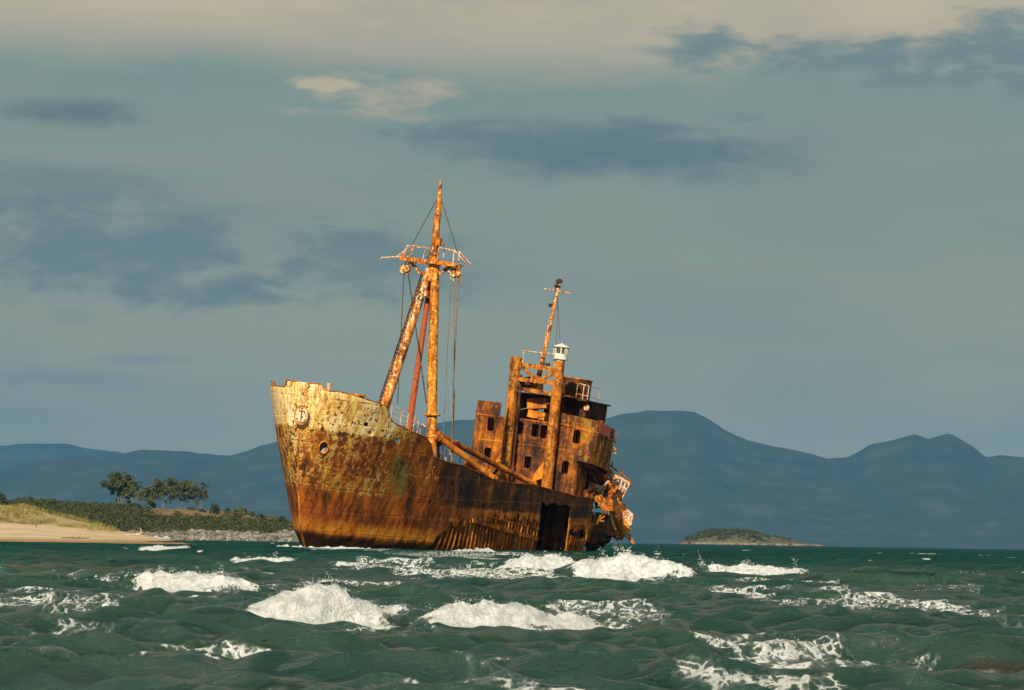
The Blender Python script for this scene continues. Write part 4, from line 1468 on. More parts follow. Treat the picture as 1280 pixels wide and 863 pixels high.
def block(px_, py_, s_):
    c = LX(px_, py_, MX)
    t = MB()
    for dx in (-.14, .14):
        t.lathe(c + Vector((dx - .03, 0, 0)), (1, 0, 0), [(0, .05), (0, s_), (.06, s_), (.06, .05)], 12)
    t.tube([c + Vector((0, 0, s_)), c + Vector((0, .02, s_ + .35))], .05, 6); t.tube([c + Vector((0, 0, -s_)), c + Vector((.0, 0, -s_ - .25))], .04, 6)
    t.beam(c + Vector((0, 0, -s_)), c + Vector((0, 0, s_)), .18, .36, (1, 0, 0))
    t.build('pulley_block', m_mastw, mast, True)


block(505.5, 337, .28); block(509.5, 336, .20); block(568, 341, .30); block(572.5, 342, .20); block(564.5, 341, .2)


def wire(pts, r=.03, mat=None, par=None):
    t = MB(); t.tube(pts, r, 5); return t.build('rigging_wire', mat or m_wire, par or mast, True)


def sag(a, b, k, n=8):
    return [a.lerp(b, i / n) + Vector((0, 0, -k * 4 * (i / n) * (1 - i / n))) for i in range(n + 1)]


wire([LX(546, 250, MX), LX(514, 308, MX)], .03); wire([LX(552, 250, MX), LX(571, 313, MX)], .03)
wire(sag(LX(505, 340, MX), LX(497, 505, MX), .0), .035); wire([LX(510, 340, MX), LX(533, 505, MX)], .045)
wire([LX(538, 315, MX - .5), LX(531, 328, MX - .5)], .035)
wire(sag(LX(564, 345, MX), LX(553, 568, MX - 1), .0), .028, m_wirep)
wire(sag(LX(568.5, 346, MX), LX(565, 575, MX - 1), .0), .03, m_wirep)
wire(sag(LX(573, 345, MX), LX(566.5, 480, MX - 1), .0) + [LX(568, 500, MX - 1), LX(564, 578, MX - 1)], .055, m_wirep)
wire([LX(575, 345, MX), LX(578, 356, MX)], .06, m_wirep)
# the two fallen derricks resting over the port bulwark
ba = LX(544, 541, MX - .3); bb = LY(669, 607, 4.9)
t = MB(); t.tube([ba, bb], [.20, .20], 10)
for f in (.02, .97):
    q = ba.lerp(bb, f); t.tube([q, q + (bb - ba).normalized() * .25], .27, 10)
t.build('derrick_boom', m_rust, ship, True)
bc = LX(546, 545, MX + .2); bd = LY(616, 597, 5.05)
t = MB(); t.tube([bc, bd], [.22, .20], 10); q = bc; t.tube([q, q + (bd - bc).normalized() * .3], .28, 10)
t.build('derrick_boom', m_rusto, ship, True)
# deck clutter below the mast
t = MB(); c = LX(548, 553, MX - 1)
t.tube([LX(548, 536, MX - .6), c], .04, 5); t.lathe(c, (1, 0, 0), [(0, .08), (0, .3), (.2, .3), (.2, .08)], 12); t.tube([c, LX(548, 575, MX - 1)], .09, 6); t.build('hanging_block', m_rustd, ship, True)
for (p0, p1, hh) in (((556, 580), (561, 580), .9), ((564, 580), (574, 582), .8), ((549, 577), (552, 578), .5)):
    a = LX(*p0, 12.5); b = LX(*p1, 12.0)
    t = MB(); t.tube([a + Vector((0, 0, -.5)), a + Vector((0, 0, hh)), b + Vector((0, 0, hh)), b + Vector((0, 0, -.5))], .05, 6); t.build('deck_pipe', m_white, ship, True)
t = MB()
for k_ in range(7):
    c = LX(random.uniform(553, 592), random.uniform(576, 588), 11); c.z -= .2
    t.box(c, (random.uniform(.3, .9), random.uniform(.3, .8), random.uniform(.5, 1.3)), Matrix.Rotation(random.uniform(-.6, .6), 3, 'X') @ Matrix.Rotation(random.uniform(0, 3), 3, 'Z'))
t.build('winch_machinery', m_rust, ship)

# ---- superstructure -----------------------------------------------------------------
XF = -9.7


def arc(c, r, a0, a1, n=8):
    return [(c[0] + r * math.cos(a0 + (a1 - a0) * i / n), c[1] + r * math.sin(a0 + (a1 - a0) * i / n)) for i in range(n + 1)]


def wall(name, path, z0, z1, holes, mat, parent, th=.06, drop=0.0, s0=0.0):
    """plating of thickness th along a plan path, with rounded openings (s, z, w, h) cut through"""
    S = [0]
    for a, b in zip(path[:-1], path[1:]):
        S.append(S[-1] + math.hypot(b[0] - a[0], b[1] - a[1]))

    def pos(s, z, off=0):
        s = min(max(s, 0), S[-1]); i = 0
        while i < len(S) - 2 and s > S[i + 1]:
            i += 1
        f = (s - S[i]) / max(1e-6, S[i + 1] - S[i]); a, b = path[i], path[i + 1]
        tx, ty = b[0] - a[0], b[1] - a[1]; l_ = math.hypot(tx, ty) or 1
        w = .025 * math.sin(s * 2.1 + z * 1.7) + .02 * math.sin(s * 4.3 - z * 2.9)
        o_ = off + w
        return (a[0] + tx * f + ty / l_ * o_, a[1] + ty * f - tx / l_ * o_, z - drop * max(0, s + s0))
    cs_ = set([round(q, 4) for q in S] + [round(q, 4) for q in np.arange(0, S[-1], .7)]); cz = set([z0, z1] + [round(z0 + (z1 - z0) * k_ / 6, 4) for k_ in range(7)])
    rects = []
    for (s, z, w, h) in holes:
        r_ = (round(s - w / 2, 4), round(s + w / 2, 4), round(z - h / 2, 4), round(z + h / 2, 4)); rects.append(r_)
        cs_ |= {r_[0], r_[1]}; cz |= {r_[2], r_[3]}
    cs_ = sorted(c for c in cs_ if 0 <= c <= S[-1] + 1e-6); cz = sorted(cz)
    t = MB()

    def cell(pts):
        n = len(pts)
        t.add([pos(s, z, th / 2) for s, z in pts] + [pos(s, z, -th / 2) for s, z in pts], [tuple(range(n)), tuple(reversed(range(n, 2 * n)))])

    for a, b in zip(cs_[:-1], cs_[1:]):
        for c, d in zip(cz[:-1], cz[1:]):
            m_ = ((a + b) / 2, (c + d) / 2)
            if any(r[0] < m_[0] < r[1] and r[2] < m_[1] < r[3] for r in rects):
                continue
            cell([(a, c), (b, c), (b, d), (a, d)])
    for r in rects:
        rad = min(r[1] - r[0], r[3] - r[2]) * .28
        out = []
        for (cx, cz_, sx, sz) in ((r[0], r[2], 1, 1), (r[1], r[2], -1, 1), (r[1], r[3], -1, -1), (r[0], r[3], 1, -1)):
            pts = [(cx + sx * rad * (1 - math.sin(q)), cz_ + sz * rad * (1 - math.cos(q))) for q in np.linspace(0, math.pi / 2, 6)]
            for p_, q_ in zip(pts[:-1], pts[1:]):
                cell([(cx, cz_), p_, q_])
            out += pts if sx * sz > 0 else pts[::-1]
            # (rim of the opening)
        out_ = []
        for i, (cx, cz_, sx, sz) in enumerate(((r[0], r[2], 1, 1), (r[1], r[2], -1, 1), (r[1], r[3], -1, -1), (r[0], r[3], 1, -1))):
            out_ += [(cx + sx * rad * (1 - math.sin(q)), cz_ + sz * rad * (1 - math.cos(q))) for q in (np.linspace(0, math.pi / 2, 6) if i % 2 == 0 else np.linspace(math.pi / 2, 0, 6))]
        n = len(out_)
        t.add([pos(s, z, th / 2 + .015) for s, z in out_] + [pos(s, z, -.14) for s, z in out_], [(i, (i + 1) % n, (i + 1) % n + n, i + n) for i in range(n)])
    # outer rim
    n = len(cs_)
    t.add([pos(s, z1, th / 2) for s in cs_] + [pos(s, z1, -th / 2) for s in cs_], [(i, i + 1, i + 1 + n, i + n) for i in range(n - 1)])
    n = len(cz)
    for s in (0, S[-1]):
        t.add([pos(s, z, th / 2) for z in cz] + [pos(s, z, -th / 2) for z in cz], [(i, i + 1, i + 1 + n, i + n) for i in range(n - 1)])
    return t.build(name, mat, parent)


ZL = 9.87          # bridge deck
ZM = 8.05          # seam between the two lower tiers
# path runs from starboard aft round the front to port aft
HW = 4.65
PW = 3.85
path_t1 = [(-18.5, -HW), (XF - .5, -HW)] + arc((XF - .5, -HW + .5), .5, -math.pi / 2, 0, 4)[1:] + [(XF, PW - .25)] + arc((XF - .25, PW - .25), .25, 0, math.pi / 2, 4)[1:] + [(-11.6, PW)]
path_low = [(-18.5, -HW), (XF - .5, -HW)] + arc((XF - .5, -HW + .5), .5, -math.pi / 2, 0, 4)[1:] + [(XF, HW - .4)] + arc((XF - .4, HW - .4), .4, 0, math.pi / 2, 5)[1:] + [(-13.0, HW)]
sF = 18.5 - .5 + XF  # arclength up to the starboard corner (start of arc)
s_front0 = (18.5 + XF - .5) + .5 * math.pi / 2          # s at y = -HW+.5 on the front


def s_of_y(y): return s_front0 + (y + HW - .5)


def holes_px(lst):
    out = []
    for (px_, py_, w, h) in lst:
        p = LX(px_, py_, XF); out.append((s_of_y(p.y), p.z, w, h))
    return out


low = holes_px([(609.5, 566.5, .50, .82), (642.5, 573.5, .50, .85), (659.7, 578, .52, .88), (706.5, 584.5, .55, .95)])
upp = holes_px([(613.5, 530.5, .52, .98), (650, 535, .50, .95), (669, 538, .55, .98), (679.8, 540, .5, .98)])
# starboard side windows close to the corner
low += [(s_front0 - 1.15, low[0][1] + .05, .5, .85)]
cw = LX(721, 546, XF); upp += [(s_front0 - 1.3, upp[0][1], .5, 1.0), (s_of_y(cw.y), cw.z, .62, 1.05)]
house = wall('deckhouse', path_t1, 4.3, ZM, low, m_house, ship)
wall('deckhouse_tier', path_low, ZM + .002, ZL, upp, m_house, house)


def belt(name, path, z, w, h, mat, parent):
    t = MB()
    for a, b in zip(path[:-1], path[1:]):
        t.beam((a[0], a[1], z), (b[0], b[1], z), w, h)
    return t.build(name, mat, parent)


belt('seam_belt', path_low[1:], ZM, .10, .08, m_rust, house)
belt('seam_belt', path_low[1:], ZL, .14, .10, m_rust, house)
t = MB(); t.slab([(XF - .05, -HW + .1, ZL - .12), (XF - .05, HW - .4, ZL - .12), (-13.0, HW - .1, ZL - .12), (-14.5, HW - .6, ZL - .12), (-18.5, -HW + .1, ZL - .12)], .08, (0, 0, 1))
t.slab([(XF - .05, -HW + .1, ZM - .05), (XF - .05, PW - .1, ZM - .05), (-13.0, PW - .1, ZM - .05), (-15.5, 2.5, ZM - .05), (-18.5, -HW + .1, ZM - .05)], .08, (0, 0, 1))
t.build('bridge_deck', m_rustd, house)
t = MB(); t.slab([(-13.2, -HW + .1, 4.3), (-13.2, 3.7, 4.3), (-13.2, 3.7, ZM - .15), (-13.2, -HW + .1, ZM - .15)], .06, (1, 0, 0)); t.build('inner_bulkhead', m_rustd, house)
t = MB(); t.slab([(-14.5, -HW + .1, ZM), (-14.5, HW - .4, ZM), (-14.5, HW - .4, ZL - .2), (-14.5, -HW + .1, ZL - .2)], .06, (1, 0, 0)); t.build('inner_bulkhead', m_rustd, house)
# small dark scars on the port low wall
c = LX(705, 592, XF); t = MB(); t.slab([(XF + .055, c.y - .40, c.z + .10), (XF + .05, c.y - .15, c.z + .0), (XF + .05, c.y + .1, c.z + .08), (XF + .05, c.y + .36, c.z + .02), (XF + .05, c.y + .34, c.z - .2), (XF + .05, c.y, c.z - .14), (XF + .055, c.y - .42, c.z - .16)], .02, (1, 0, 0))
t.build('torn_slot', m_dark, house)  # black slab painted on for the dark inside the tear
# starboard bridge dodger
zt = LX(612, 502, XF).z
pd = [(-12.8, -HW - .02), (XF - .5, -HW - .02)] + arc((XF - .5, -HW + .48), .5, -math.pi / 2, 0, 4)[1:] + [(XF, -2.2)]
wall('bridge_wing', pd, ZL + .05, zt, [], m_house, ship)
# port bridge wing: dodger above, closed box below, sticking out over the side
YW = 5.0
ztp = LX(715, 518, XF).z
zb = LX(716, 572, XF).z
pp = [(XF + .05, 1.95), (XF + .05, YW - .35)] + arc((XF - .30, YW - .35), .35, 0, math.pi / 2, 4)[1:] + [(-14.4, YW)]
DROP = .10
ztp = LX(703, 516, XF).z
wing = wall('bridge_wing', pp, ZL + .05, ztp, [], m_wing, ship, drop=DROP)
t = MB(); sa = 0
for a, b in zip(pp[:-1], pp[1:]):
    sb2 = sa + math.hypot(b[0] - a[0], b[1] - a[1]); t.beam((a[0], a[1], ZL + .02 - DROP * sa), (b[0], b[1], ZL + .02 - DROP * sb2), .12, .10); sa = sb2
t.build('seam_belt', m_rust, wing)
py0 = LX(711, 568, XF).y
pw = [(XF + .04, py0), (XF + .04, YW - .25)] + arc((XF - .21, YW - .25), .25, 0, math.pi / 2, 3)[1:] + [(-13.6, YW)]
c = LX(721, 546, XF)
wall('wing_box', pw, zb, ZL - .04, [(c.y - py0, c.z + .15, .55, 1.0), (YW - py0 + 1.2, 9.2, .5, 1.1)], m_wing, wing, drop=DROP, s0=py0 - 1.95)
t = MB()   # sloping underside of the box
t.slab([(XF + .0, py0, zb - .1), (XF + .0, YW - .05, zb - .28), (-12.6, YW - .05, zb - 1.15), (-12.6, py0 + .9, zb - 1.15)], .06, (0, 0, -1))
t.slab([(-13.5, py0, zb - .9), (-13.5, YW - .08, zb - .9), (-13.5, YW - .08, ztp - 1.0), (-13.5, py0, ztp - .9)], .05, (1, 0, 0))
t.build('wing_floor', m_rustd, wing)
t = MB()
t.slab([(-10.1, YW + .07, ZL - .28), (-12.6, YW + .07, ZL - .52), (-12.7, YW + .07, ztp - .58), (-10.0, YW + .07, ztp - .34)], .02, (0, 1, 0)); t.build('faded_red_panel', m_pink, wing)
t = MB()
for k_ in range(5):   # torn scraps on the after edge of the wing
    z_ = random.uniform(zb, ztp); t.slab([(-13.6, YW, z_), (-14.0 - random.random() * .8, YW + random.uniform(-.3, .2), z_ + random.uniform(-.2, .3)), (-13.9, YW + random.uniform(-.2, .2), z_ + .6)], .03, (0, 1, 0))
t.build('torn_edge', m_mastw, wing)
t = MB(); t.lathe((-11.2, YW - .3, ztp - .5), (0, 0, 1), [(0, .2), (.25, .22), (.3, .1)], 10); t.build('vent_cowl', m_rust, wing, True)
# wheelhouse set back in the middle, with its window openings
WX = -12.6
zroof = LX(650, 488, -10.6).z
wh = wall('wheelhouse', [(-17.5, -2.6), (WX, -2.6), (WX, 2.9), (-17.5, 2.9)], ZL, zroof - .15, [(4.9 + .9, 11.1, .5, 1.1), (4.9 + 2.0, 11.1, .6, 1.0), (4.9 + 3.1, 11.1, .6, 1.0), (4.9 + 4.3, 11.1, .6, 1.0)], m_rustd, ship)
t = MB(); t.slab([(-11.6, -3.0, zroof - .1), (-11.6, 3.2, zroof - .1), (-17.6, 3.2, zroof - .1), (-17.6, -3.0, zroof - .1)], .12, (0, 0, 1)); t.build('roof', m_rustd, wh)
t = MB(); a = LX(650, 485.5, -9.6); b = LX(688, 493, -9.6); t.beam(a + Vector((0, -.4, 0)), b + Vector((0, .5, 0)), .35, .30); t.build('platform_beam', m_post, wh)
t = MB(); a = LX(651, 486, -9.6); b = LX(712, 497, -9.6)
t.slab([a + Vector((-.1, 0, .12)), b + Vector((-.1, 0, .12)), b + Vector((-2.6, 0, .12)), a + Vector((-2.6, 0, .12))], .08, (0, 0, 1)); t.build('monkey_island', m_rust, wh)
# rusted boxes and a bundle on top
t = MB(); c = LX(674, 505, -11.2); rr = Matrix.Rotation(.15, 3, 'X')
t.box(c, (1.2, 1.5, .75), rr); t.box(c + Vector((.2, .1, -.85)), (.9, 1.35, .55), Matrix.Rotation(-.1, 3, 'X')); t.build('rusted_locker', m_rusto, ship)
bmx = bmesh.new(); bmesh.ops.create_icosphere(bmx, subdivisions=3, radius=1)
for v_ in bmx.verts:
    v_.co *= 1 + .10 * math.sin(v_.co.x * 7 + v_.co.z * 5) + .08 * math.sin(v_.co.y * 9)
mbb = MB(); cc1 = LX(665, 481, -10.6)
mbb.add([cc1 + Vector((v_.co.x * .5, v_.co.y * .85, v_.co.z * .62)) for v_ in bmx.verts], [[v_.index for v_ in f.verts] for f in bmx.faces]); bmx.free()
mbb.build('life_raft_canister', m_pale, ship, True)
t = MB(); c = LX(660, 478, -10.1); t.box(c, (.6, .9, .7), Matrix.Rotation(.3, 3, 'X')); t.build('searchlight_box', m_rustd, ship)
wire([LX(647, 513, -9.3), LX(690, 504, -9.3)], .03, m_wirep, house)

# ---- goalpost -----------------------------------------------------------------------
PX_ = -8.9
p0 = LX(631, 583, PX_); p1 = LX(645.5, 447, PX_); dv = (p1 - p0).normalized()
t = MB(); t.tube([p0 - dv * 1.8, p0, p1 - dv * .9, p1 - dv * .9, p1], [.44, .43, .36, .42, .42], 18)
t.tube([p1 - dv * .12, p1 + dv * .02], .46, 18)
post = t.build('samson_post', m_post, ship, True)
t = MB()
q0, q1 = p0 + Vector((-.2, .58, 0)), p1 - dv * 1.2 + Vector((-.2, .45, 0))
t.tube([q0 - dv, q1], .09, 8)
for k_ in range(26):
    q = q0.lerp(q1, k_ / 26); t.tube([q, q + Vector((0, -.42, 0))], .03, 4)
for k_ in (.0, .33, .66, .97):
    q = q0.lerp(q1, k_); t.box(q + Vector((0, -.2, 0)), (.12, .7, .12))
t.build('post_ladder', m_rustd, post)
p2 = LX(684, 603, PX_); p3 = LX(700, 452, PX_); dv2 = (p3 - p2).normalized()
t = MB(); t.tube([p2 - dv2 * 1.2, p2, p3 - dv2 * 1.0, p3], [.42, .41, .37, .36], 18)
post2 = t.build('samson_post', m_post, ship, True)
t = MB(); t.slab([p2 + Vector((0, -.1, .4)), p2 + Vector((0, -1.7, -.4)), p2 + Vector((0, -1.55, -.4)), p2 + Vector((0, -.3, 1.9)), p2 + Vector((0, -.1, 2.1))], .12, (1, 0, 0)); t.build('post_bracket', m_rusto, post2)
t = MB(); t.slab([p0 + Vector((0, -.2, .6)), p0 + Vector((0, -1.3, -.5)), p0 + Vector((0, -1.1, -.5)), p0 + Vector((0, -.3, 1.2))], .12, (1, 0, 0)); t.build('post_bracket', m_rusto, post)
# lantern on the port post
lb = p3
KL = .74
ld = dv2
t = MB()
t.lathe(lb, ld, [(h_ * KL, r_ * KL) for h_, r_ in ((0, .50), (.18, .50), (.18, .72), (.28, .74), (.28, .66), (.75, .70), (.75, .66))], 20)
m_lant = rust_mat('flaking_white_paint', .0, (.84, .81, .72), .07, .7, sc=3)
lant = t.build('lantern', m_lant, post2, True)
m_glass, N = newmat('dim_lantern_glass'); N.out(N.mix(N.noise(N.coord(), 3, 3), (.02, .025, .02), (.16, .17, .13)), .15, spec=.6)
t = MB(); t.lathe(lb + ld * .75 * KL, ld, [(0, .60 * KL), (.62 * KL, .66 * KL)], 20); t.build('lantern_glass', m_glass, post2, True)
t = MB()
sid = ld.cross(Vector((1, 0, 0))).normalized(); fw = sid.cross(ld)
for k_ in range(7):
    a_ = 2 * math.pi * k_ / 7 + .35; rv = sid * math.cos(a_) + fw * math.sin(a_)
    t.beam(lb + ld * .74 * KL + rv * .65 * KL, lb + ld * 1.38 * KL + rv * .70 * KL, .08 if k_ % 3 else .32, .05, rv)
t.lathe(lb + ld * 1.37 * KL, ld, [(h_ * KL, r_ * KL) for h_, r_ in ((0, .80), (.06, .84), (.12, .78), (.30, .35), (.36, .12), (.42, .10))], 20)
t.build('lantern_cap', m_lant, post2, True)
# truss between the posts
T0 = LX(650, 456, PX_); T1 = LX(698, 463, PX_); U0 = LX(643, 473.5, PX_); U1 = LX(696, 479.5, PX_); Um = LX(672, 477, PX_)
t = MB(); t.beam(T0, T1, .3, .34); t.beam(U0 + Vector((0, -.3, 0)), U1, .3, .28)
t.beam(T0 + Vector((0, .1, -.1)), Um + Vector((0, -.1, .1)), .2, .24); t.beam(T1 + Vector((0, -.1, -.1)), Um + Vector((0, .1, .1)), .2, .24)
truss = t.build('cross_truss', m_post, ship)
t = MB(); a = LX(653, 455, PX_); b = LX(695, 461, PX_); a2 = LX(654.5, 438.5, PX_); b2 = LX(694, 443, PX_)
t.tube([a, a2, LX(672, 441, PX_), b2, b], .05, 6); t.tube([LX(693, 461, PX_), LX(693.5, 443, PX_)], .04, 6); t.build('truss_rail', m_white, truss, True)
t = MB(); c = LX(681, 456, PX_); t.box(c + Vector((0, -.18, .05)), (.25, .25, .22)); t.box(c + Vector((0, .22, .03)), (.25, .3, .2)); t.build('truss_lamp', m_rustd, truss)
# signal mast
RX = -9.6
r0_ = LX(672, 478, RX); r1_ = LX(700, 349.5, RX)
t = MB(); t.tube([r0_ - (r1_ - r0_).normalized() * .5, r0_.lerp(r1_, .55), r0_.lerp(r1_, .93), r1_], [.20, .16, .11, .08], 12)
sm_ = t.build('signal_mast', m_mastw, ship, True)
t = MB(); t.tube([LX(680.5, 361, RX), LX(714.5, 367, RX)], .05, 6); t.build('signal_yard', m_mastw, sm_, True)
t = MB(); d_ = (r1_ - r0_).normalized(); c = LX(697, 357.5, RX)
t.lathe(c - d_ * .2, d_, [(0, .08), (.12, .24), (.18, .26), (.3, .13), (.45, .14), (.5, .2), (.56, .2), (.7, .1)], 12)
t.lathe(r1_ - d_ * .25, d_, [(0, .22), (.22, .22), (.3, .1)], 10)
t.build('mast_light', m_rustd, sm_, True)
t = MB(); t.box(LX(690, 382, RX) + Vector((0, -.1, 0)), (.2, .25, .25)); t.build('signal_lamp', m_rustd, sm_)
wire([LX(697, 372, RX), LX(699.5, 424, RX)], .02, m_wire, sm_); wire([LX(697, 372, RX), LX(695, 440, RX)], .018, m_wire, sm_)
# funnel behind the port post
fx = -14.5
fa = LX(714, 512, fx); fb = LX(719.5, 474, fx)
t = MB(); dfn = (fb - fa).normalized(); t.lathe(fa - dfn * .8, dfn, [(0, 1.28), ((fb - fa).length + .8, 1.26), ((fb - fa).length + .8, 1.1), ((fb - fa).length - .3, 1.08)], 28)
fun = t.build('funnel', m_rustd, ship, True)
t = MB(); n0 = (fb - fa).length; t.tube([fb + (Vector((1, 0, 0)) * math.cos(a_) + dfn.cross(Vector((1, 0, 0))) * math.sin(a_)) * 1.28 for a_ in np.linspace(0, 6.283, 29)], .06, 6); t.build('funnel_rim', m_rust, fun, True)
t = MB(); a = LX(709, 503, -12.5); b = LX(733, 509, -12.5); c = LX(731, 521, -12.5); d = LX(708, 517, -12.5)
t.slab([a, b, c, d], .12, (1, 0, 0)); t.slab([a, b, b + Vector((-3.5, 0, 0)), a + Vector((-3.5, 0, 0))], .1, (0, 0, 1)); t.slab([b, c, c + Vector((-3.5, 0, 0)), b + Vector((-3.5, 0, 0))], .1, (0, 1, 0)); t.build('funnel_casing', m_rustd, ship)
rp = [LX(719, 505, -12.6), LX(727, 507, -12.6), LX(733, 508.5, -12.6), LX(733, 508.5, -12.6) + Vector((-2.5, .0, 0))]
rail_run('handrail', rp, 1.55, m_white, ship, 2, .030)
t = MB(); c = LX(734, 510, -12.4); t.lathe(c, (1, 0, 0), [(0, .05), (.05, .2), (.2, .22), (.22, .1)], 10); t.build('floodlight', m_white, ship, True)

# ---- wrecked stern --------------------------------------------------------------------


def quad(name, pts, mat, th=.06, par=ship, jag=0.0, seed=0):
    """plate spanned by pixel+plane corners, crumpled and torn along its edge"""
    r_ = random.Random(seed)
    a, b, c, d = [Vector(p) for p in pts]; n = 12
    nrm = (b - a).cross(d - a).normalized()
    g = {}
    t = MB(); vs_ = []
    for i in range(n + 1):
        for j in range(n + 1):
            u, v = i / n, j / n
            p = a.lerp(b, u).lerp(d.lerp(c, u), v)
            p = p + nrm * (.5 * jag * (math.sin(u * 7 + seed) * math.sin(v * 6 + seed * 2)) + r_.uniform(-1, 1) * .12 * jag)
            if i in (0, n) or j in (0, n):
                p = p + ((b - a) * r_.uniform(-.04, .04) + (d - a) * r_.uniform(-.04, .04)) * (1 if jag else 0)
            vs_.append(p)
    fs = []
    for i in range(n):
        for j in range(n):
            if jag and (i in (0, n - 1) or j in (0, n - 1)) and r_.random() < .16:
                continue
            k_ = i * (n + 1) + j
            fs.append((k_, k_ + 1, k_ + n + 2, k_ + n + 1))
    t.add(vs_, fs)
    o = t.build(name, mat, par)
    md = o.modifiers.new('plate', 'SOLIDIFY'); md.thickness = th; md.offset = 0
    return o


def S(px_, py_, x): return LX(px_, py_, x)


# dark run of the counter hanging over the water, and torn side plating
quad('stern_plate', [S(733, 640, -13), S(768, 640, -22), S(772, 672, -21), S(726, 684, -13)], m_rustd, .08, jag=.25, seed=1)
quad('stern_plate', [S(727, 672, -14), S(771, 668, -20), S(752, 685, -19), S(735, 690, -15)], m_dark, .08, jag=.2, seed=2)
quad('stern_plate', [S(729, 629, -12.4), S(742, 629, -12.5), S(738, 662, -12.4), S(729, 668, -12.4)], m_rusto, .06, jag=.3, seed=3)
quad('stern_plate', [S(731, 661, -12.8), S(742, 652, -13.2), S(737, 672, -13), S(729, 675, -12.6)], m_rusto, .06, jag=.3, seed=13)
quad('stern_plate', [S(754, 656, -17.4), S(768, 658, -18), S(778, 671, -18.5), S(760, 668, -18)], m_rusto, .08, jag=.15, seed=4)
quad('stern_plate', [S(769, 672, -21), S(781, 670, -22), S(777, 675, -22), S(770, 676, -21)], m_rusto, .08, jag=.15, seed=5)
quad('stern_plate', [S(748, 617, -16), S(768, 612, -17), S(766, 625, -17), S(752, 630, -16)], m_rusto, .06, jag=.35, seed=6)
quad('stern_plate', [S(763, 620, -18), S(775, 632, -21), S(768, 648, -20), S(758, 634, -18)], m_rustd, .06, jag=.4, seed=7)
quad('stern_plate', [S(725, 591, -12.0), S(734, 589, -12.1), S(731, 609, -12), S(722, 611, -11.9)], m_rusto, .06, jag=.2, seed=8)
quad('stern_plate', [S(728, 612, -11.6), S(743, 611, -13), S(741, 632, -13), S(728, 630, -11.6)], m_rustd, .06, jag=.4, seed=9)
# inboard darkness: the after bulkhead across the hull
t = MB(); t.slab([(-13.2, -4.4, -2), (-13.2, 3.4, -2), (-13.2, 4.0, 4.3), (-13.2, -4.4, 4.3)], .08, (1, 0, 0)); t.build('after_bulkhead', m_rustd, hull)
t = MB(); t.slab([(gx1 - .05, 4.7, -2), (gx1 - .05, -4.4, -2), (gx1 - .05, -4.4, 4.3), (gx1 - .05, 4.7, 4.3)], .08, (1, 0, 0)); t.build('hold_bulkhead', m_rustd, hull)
t = MB(); xq = gx0 - .6; t.slab([(xq + 3, 3.2, -2), (xq - 9, 3.2, -2), (xq - 9, 3.2, 4.3), (xq + 3, 3.2, 4.3)], .08, (0, 1, 0)); t.build('longitudinal_bulkhead', m_dark, hull)  # painted black for the darkness inside the gap
# collapsed deck planks
for i in range(7):
    a = S(733 + i * 2.2, 600 + i * 2.9 + random.uniform(-1, 1), -14); b = S(759 + i * 1.6, 602 + i * 2.4 + random.uniform(-1.5, 1.5), -18.5)
    t = MB(); t.beam(a, b, .55, .08); t.build('deck_plank', random.choice((m_pale, m_rust, m_rustd, m_wing)), ship)
quad('stern_plate', [S(741, 600, -15.5), S(757, 598, -16), S(770, 612, -16.5), S(747, 620, -16)], m_wing, .06, jag=.2, seed=10)
quad('stern_plate', [S(736, 586, -14), S(750, 590, -16), S(756, 600, -18), S(738, 606, -14)], m_dark, .06, jag=.3, seed=11)  # black sheet painted as the dark house interior beyond the torn wall
# the hanging orange cylinder with rods
a = S(762, 632, -15.6); b = S(783, 667, -16.6)
t = MB(); dvc = (b - a).normalized(); ln = (b - a).length
t.lathe(a, dvc, [(0, .20), (.1, .34), (ln * .5, .43), (ln - .05, .46), (ln - .05, .36), (ln * .8, .34)], 22)
cyl = t.build('hanging_tank', m_rusto, ship, True)
t = MB(); e0 = S(793, 680, -16.8)
t.beam(b + Vector((0, .22, 0)), e0, .10, .10); t.beam(b + Vector((0, -.25, -.1)), e0, .10, .10); t.beam(b, b.lerp(e0, .5), .3, .1); t.build('tank_strut', m_rust, cyl)
t = MB(); t.tube([S(759, 632, -15.2), S(763, 645, -15.3), S(766, 655, -15.3), S(769, 662, -15.4)], [.10, .13, .13, .12], 8); t.build('grey_pipe', m_pale, ship, True)
# bent railings
def cage(name, corners, nx, ny, mat, r=.05, bend=.0):
    a, b, c, d = [Vector(p) for p in corners]
    t = MB(); nrm = (b - a).cross(d - a).normalized()
    P_ = lambda u, v: a.lerp(b, u).lerp(d.lerp(c, u), v) + nrm * bend * math.sin(u * math.pi)
    for i in range(nx + 1):
        t.tube([P_(i / nx, v) for v in np.linspace(0, 1, 5)], r, 5)
    for j in range(ny + 1):
        t.tube([P_(u, j / ny) for u in np.linspace(0, 1, 9)], r * (1.3 if j in (0, ny) else .9), 5)
    return t.build(name, mat, ship, True)


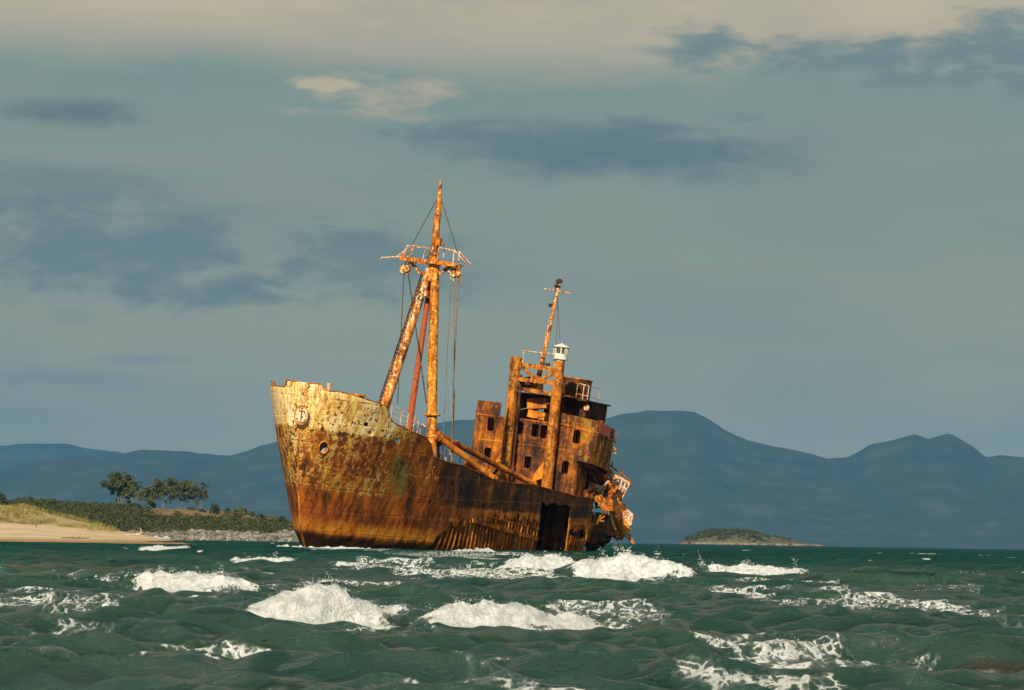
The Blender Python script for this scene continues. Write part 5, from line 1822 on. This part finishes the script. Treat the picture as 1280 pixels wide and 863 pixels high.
cage('stern_railing', [S(758, 587, -15.4), S(787, 605, -15.8), S(776, 625, -15.8), S(762, 627, -15.4)], 6, 3, m_white, .085, .5)
cage('stern_railing', [S(753, 597, -15.2), S(763, 587, -15.3), S(771, 598, -15.4), S(757, 607, -15.3)], 3, 3, m_white, .08)
cage('stern_railing', [S(773, 629, -16), S(791, 645, -16.4), S(788, 657, -16.4), S(770, 642, -16)], 5, 4, m_white, .085, .2)
quad('stern_plate', [S(775, 630, -16.3), S(791, 645, -16.7), S(787, 655, -16.7), S(772, 641, -16.3)], m_pale, .04, jag=.2, seed=12)
t = MB(); a = S(759, 580, -15.6); b = S(787, 600, -16.2); t.tube([a, b], .06, 6); t.tube([S(778, 593.5, -16), S(779.5, 587, -16)], .06, 5); t.tube([S(764.5, 584, -15.7), S(766, 577.5, -15.7)], .06, 5)
t.tube([b, b + Vector((.1, .2, -.5))], .07, 6); t.build('bent_davit', m_rust, ship, True)
t = MB(); t.tube([S(757, 612, -15.1), S(763, 606, -15.2), S(767, 598, -15.2), S(772, 600, -15.4)], [.12, .20, .16, .1], 8); t.build('twisted_pipe', m_mastw, ship, True)
REG = [(733, 598), (752, 597), (770, 612), (776, 628), (764, 640), (748, 632), (734, 618)]


def in_reg(x, y):
    c_ = False; j = len(REG) - 1
    for i in range(len(REG)):
        (xi, yi), (xj, yj) = REG[i], REG[j]
        if (yi > y) != (yj > y) and x < (xj - xi) * (y - yi) / (yj - yi) + xi:
            c_ = not c_
        j = i
    return c_


def reg_pt():
    while True:
        x, y = random.uniform(733, 776), random.uniform(597, 640)
        if in_reg(x, y):
            return x, y


r_keep = random.getstate(); random.seed(77)
for k_ in range(13):
    x_ = random.uniform(-15.2, -13.4); u_, v_ = reg_pt(); a = S(u_, v_, x_)
    an = random.choice((-.7, -.5, .9, -2.2, .3)) + random.uniform(-.4, .4); ln = random.uniform(.5, 1.5)
    d_ = Vector((random.uniform(-.5, .5), math.cos(an), math.sin(an)))
    t = MB(); t.tube([a - d_ * ln * .6, a, a + d_ * ln * .6 + Vector((0, random.uniform(-.2, .2), -.2))], random.uniform(.05, .11), 7)
    t.build('twisted_pipe', random.choice((m_pale, m_white, m_rusto, m_post, m_mastw)), ship, True)
t = MB()
t.tube([S(741, 657, -13.3), S(756, 645, -13.6)], .06, 5); t.tube([S(742, 650, -13.3), S(755, 652, -13.6)], .05, 5); t.tube([S(746, 656, -13.4), S(751, 644, -13.5)], .05, 5); t.build('broken_frame', m_rusto, ship)
for k_ in range(13):
    x_ = random.uniform(-15.0, -13.0); u_, v_ = reg_pt(); c_ = S(u_, v_, x_)
    an = random.uniform(0, 3.1); la, lb_ = random.uniform(.5, 1.1), random.uniform(.15, .45)
    e1 = Vector((random.uniform(-.3, .3), math.cos(an), math.sin(an))) * la; e2 = Vector((random.uniform(-.5, .5), -math.sin(an), math.cos(an))) * lb_
    quad('torn_plate', [c_ - e1 - e2, c_ + e1 - e2, c_ + e1 * .9 + e2, c_ - e1 + e2], random.choice((m_rust, m_rusto, m_rusto, m_post, m_pale, m_rustd)), .04, jag=.3, seed=60 + k_)
random.setstate(r_keep)
